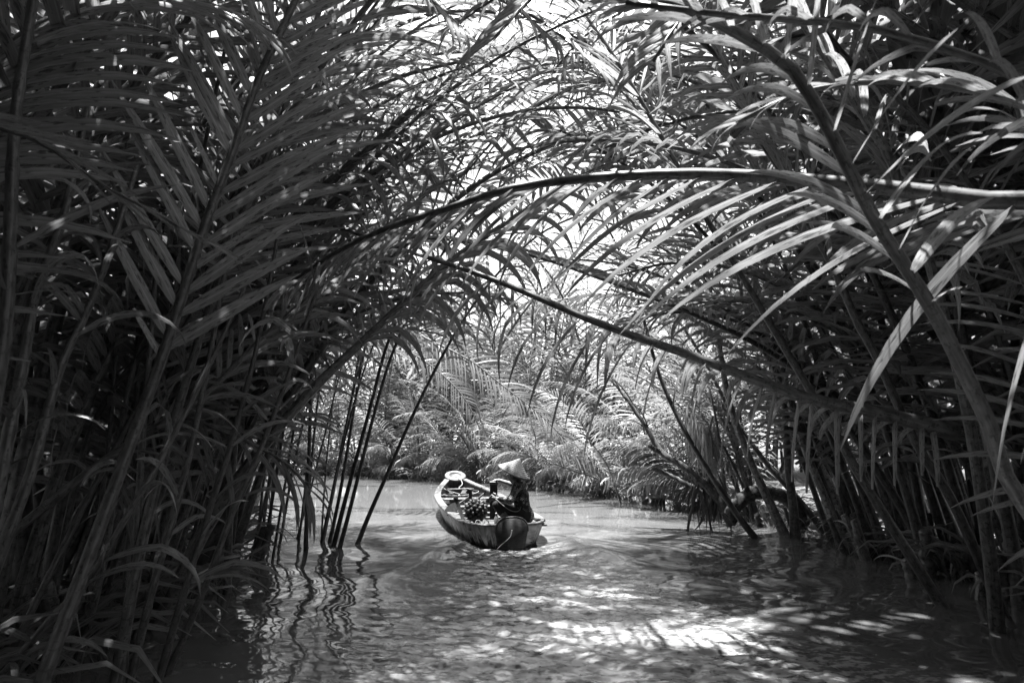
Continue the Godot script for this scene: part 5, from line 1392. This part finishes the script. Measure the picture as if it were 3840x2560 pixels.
var STALKS := [
	{"label":"second of the slim stalks standing left of the boat","p":[V(-2.58,0.08,-8.45),V(-2.48,0.69,-8.45),V(-2.37,1.48,-8.40),V(-2.26,2.42,-8.40),V(-2.08,3.41,-8.30)],"r":0.028},
	{"label":"first of the slim stalks standing left of the boat","p":[V(-2.73,0.08,-8.60),V(-2.65,0.56,-8.60),V(-2.49,1.60,-8.60),V(-2.37,2.45,-8.60),V(-2.28,3.49,-8.60)],"r":0.03},
	{"label":"third of the slim stalks left of the boat, light on its side","p":[V(-2.46,-0.01,-8.20),V(-2.28,0.72,-8.10),V(-1.98,1.92,-8.00),V(-1.77,2.74,-7.90),V(-1.44,3.56,-7.80)],"r":0.034},
	{"label":"fourth of the slim stalks left of the boat, darker","p":[V(-2.32,-0.01,-8.00),V(-2.21,0.48,-8.00),V(-1.85,2.03,-7.90),V(-1.60,2.80,-7.80),V(-1.18,3.62,-7.60)],"r":0.03},
	{"label":"bare slanting stalk nearest the boat on its left","p":[V(-2.16,-0.00,-8.30),V(-2.01,0.41,-8.30),V(-1.73,1.04,-8.20),V(-1.47,1.63,-8.10),V(-1.17,2.26,-8.00),V(-0.76,3.01,-7.90)],"r":0.034},
	{"label":"upright black stalk left of the slim stalks","p":[V(-2.75,0.01,-7.95),V(-2.77,0.56,-7.95),V(-2.78,1.62,-7.90),V(-2.81,2.36,-7.90),V(-2.80,3.12,-7.90)],"r":0.03},
	{"label":"upright dark post like stalk at the left water edge","p":[V(-2.76,-0.01,-5.85),V(-2.78,0.28,-5.85),V(-2.78,1.04,-5.80),V(-2.77,1.83,-5.80),V(-2.62,2.64,-5.70)],"r":0.04},
	{"label":"slanting stalk leaning left beside the fallen branch","p":[V(3.67,-0.01,-8.95),V(3.42,0.35,-9.00),V(3.05,0.96,-9.00),V(2.70,1.66,-9.10),V(2.39,2.52,-9.20),V(2.13,3.63,-9.20)],"r":0.055},
	{"label":"broad pale edged stalk on the right bank behind the water","p":[V(4.12,0.02,-8.95),V(3.89,0.64,-9.00),V(3.61,1.38,-9.00),V(3.45,2.16,-9.10),V(3.35,3.16,-9.10),V(3.17,4.49,-9.00)],"r":0.075},
	{"label":"upright black stalk on the right bank","p":[V(4.25,-0.01,-8.90),V(4.25,0.46,-8.90),V(4.23,1.05,-8.90),V(4.24,1.65,-8.90),V(4.21,2.68,-8.80),V(4.14,3.95,-8.70)],"r":0.075},
	{"label":"narrow leaning stalk right of the upright black stalk","p":[V(4.74,-0.02,-8.85),V(4.61,0.61,-8.90),V(4.39,1.38,-8.90),V(4.18,2.27,-8.90),V(3.92,3.32,-8.80)],"r":0.05},
	{"label":"thick pale stump like stalk on the right bank","p":[V(5.29,0.06,-9.20),V(5.06,0.59,-9.20),V(4.78,1.20,-9.20),V(4.47,2.00,-9.20),V(4.17,3.16,-9.10),V(3.97,4.49,-9.00)],"r":0.1},
	{"label":"stalk in front of the thick pale stalk, right bank","p":[V(4.45,-0.01,-7.95),V(4.32,0.65,-8.10),V(4.07,1.63,-8.20),V(3.92,2.59,-8.20),V(3.78,3.77,-8.10)],"r":0.065},
	{"label":"low stalk slanting behind the upright stalks, right bank","p":[V(4.91,0.03,-9.30),V(4.53,0.59,-9.40),V(4.14,1.11,-9.50),V(3.71,1.85,-9.60),V(3.31,2.81,-9.70)],"r":0.06},
	{"label":"stalk rising at the right water edge, wound by curled leaves","p":[V(4.78,0.00,-7.60),V(4.61,0.59,-7.60),V(4.32,1.34,-7.50),V(4.07,2.13,-7.40),V(3.80,3.17,-7.30)],"r":0.06},
	{"label":"dim stalk in the right corner behind the foremost stalks","p":[V(5.36,-0.00,-7.00),V(5.06,0.67,-6.90),V(4.72,1.47,-6.80),V(4.37,2.28,-6.70),V(3.98,3.30,-6.50)],"r":0.065},
	{"label":"dim stalk at the far right edge above the water","p":[V(4.45,0.01,-5.30),V(4.45,0.61,-5.30),V(4.31,1.31,-5.20),V(4.14,2.02,-5.10),V(4.00,2.99,-5.00)],"r":0.07},
	{"label":"thin bleached stalk standing among the right leaves","p":[V(5.08,-0.00,-8.00),V(5.13,2.00,-8.00),V(5.04,2.95,-8.00),V(4.96,3.62,-8.00),V(4.92,4.35,-8.00)],"r":0.04},
]
var CANES := [
	{"label":"cane in the left foreground, second from the leaning frond","p":[V(-2.21,0.01,-3.50),V(-2.21,0.78,-3.50),V(-2.24,1.34,-3.50),V(-2.26,1.99,-3.50),V(-2.36,2.92,-3.60)],"r":0.026},
	{"label":"cane in the left foreground with a bark stained foot","p":[V(-2.20,-0.01,-3.55),V(-2.08,0.61,-3.50),V(-2.01,0.96,-3.50),V(-1.94,1.40,-3.50),V(-1.87,2.08,-3.50),V(-1.86,2.92,-3.60)],"r":0.026},
	{"label":"cane in the left foreground leaning over the dark water","p":[V(-2.07,-0.03,-3.60),V(-1.97,0.46,-3.60),V(-1.83,1.08,-3.60),V(-1.75,1.40,-3.60),V(-1.64,2.01,-3.60),V(-1.56,2.73,-3.60)],"r":0.026},
	{"label":"rightmost cane of the left foreground","p":[V(-2.10,0.05,-3.80),V(-1.94,0.50,-3.80),V(-1.77,1.06,-3.80),V(-1.64,1.40,-3.80),V(-1.45,2.04,-3.80),V(-1.32,2.74,-3.90)],"r":0.026},
	{"label":"cane slanting from the lower left corner","p":[V(-2.56,0.17,-3.00),V(-2.33,0.51,-3.05),V(-2.17,0.73,-3.10),V(-2.02,1.03,-3.10),V(-1.90,1.40,-3.20),V(-1.75,1.91,-3.30),V(-1.61,2.48,-3.40)],"r":0.024},
	{"label":"dark cane near the left edge of the picture","p":[V(-2.36,0.72,-2.70),V(-2.26,1.13,-2.70),V(-2.22,1.33,-2.70),V(-2.20,1.77,-2.75),V(-2.15,2.05,-2.80),V(-2.08,2.33,-2.80),V(-2.05,2.93,-2.90)],"r":0.026},
	{"label":"dim cane leaning along the left edge","p":[V(-2.22,0.81,-2.50),V(-2.19,1.32,-2.50),V(-2.17,1.77,-2.50),V(-2.16,2.12,-2.50),V(-2.09,2.41,-2.50),V(-2.13,3.06,-2.60)],"r":0.028},
	{"label":"upright black cane at the upper left edge","p":[V(-2.00,0.79,-2.20),V(-1.91,1.76,-2.10),V(-1.91,2.23,-2.05),V(-1.91,2.64,-2.00),V(-1.87,3.10,-1.95),V(-1.82,3.41,-1.90)],"r":0.03},
	{"label":"cane with a bent joint, left thicket","p":[V(-2.74,0.09,-3.90),V(-2.66,0.65,-3.90),V(-2.72,1.15,-4.00),V(-2.71,1.70,-4.00),V(-2.69,2.40,-4.10),V(-2.65,3.13,-4.10)],"r":0.026},
]
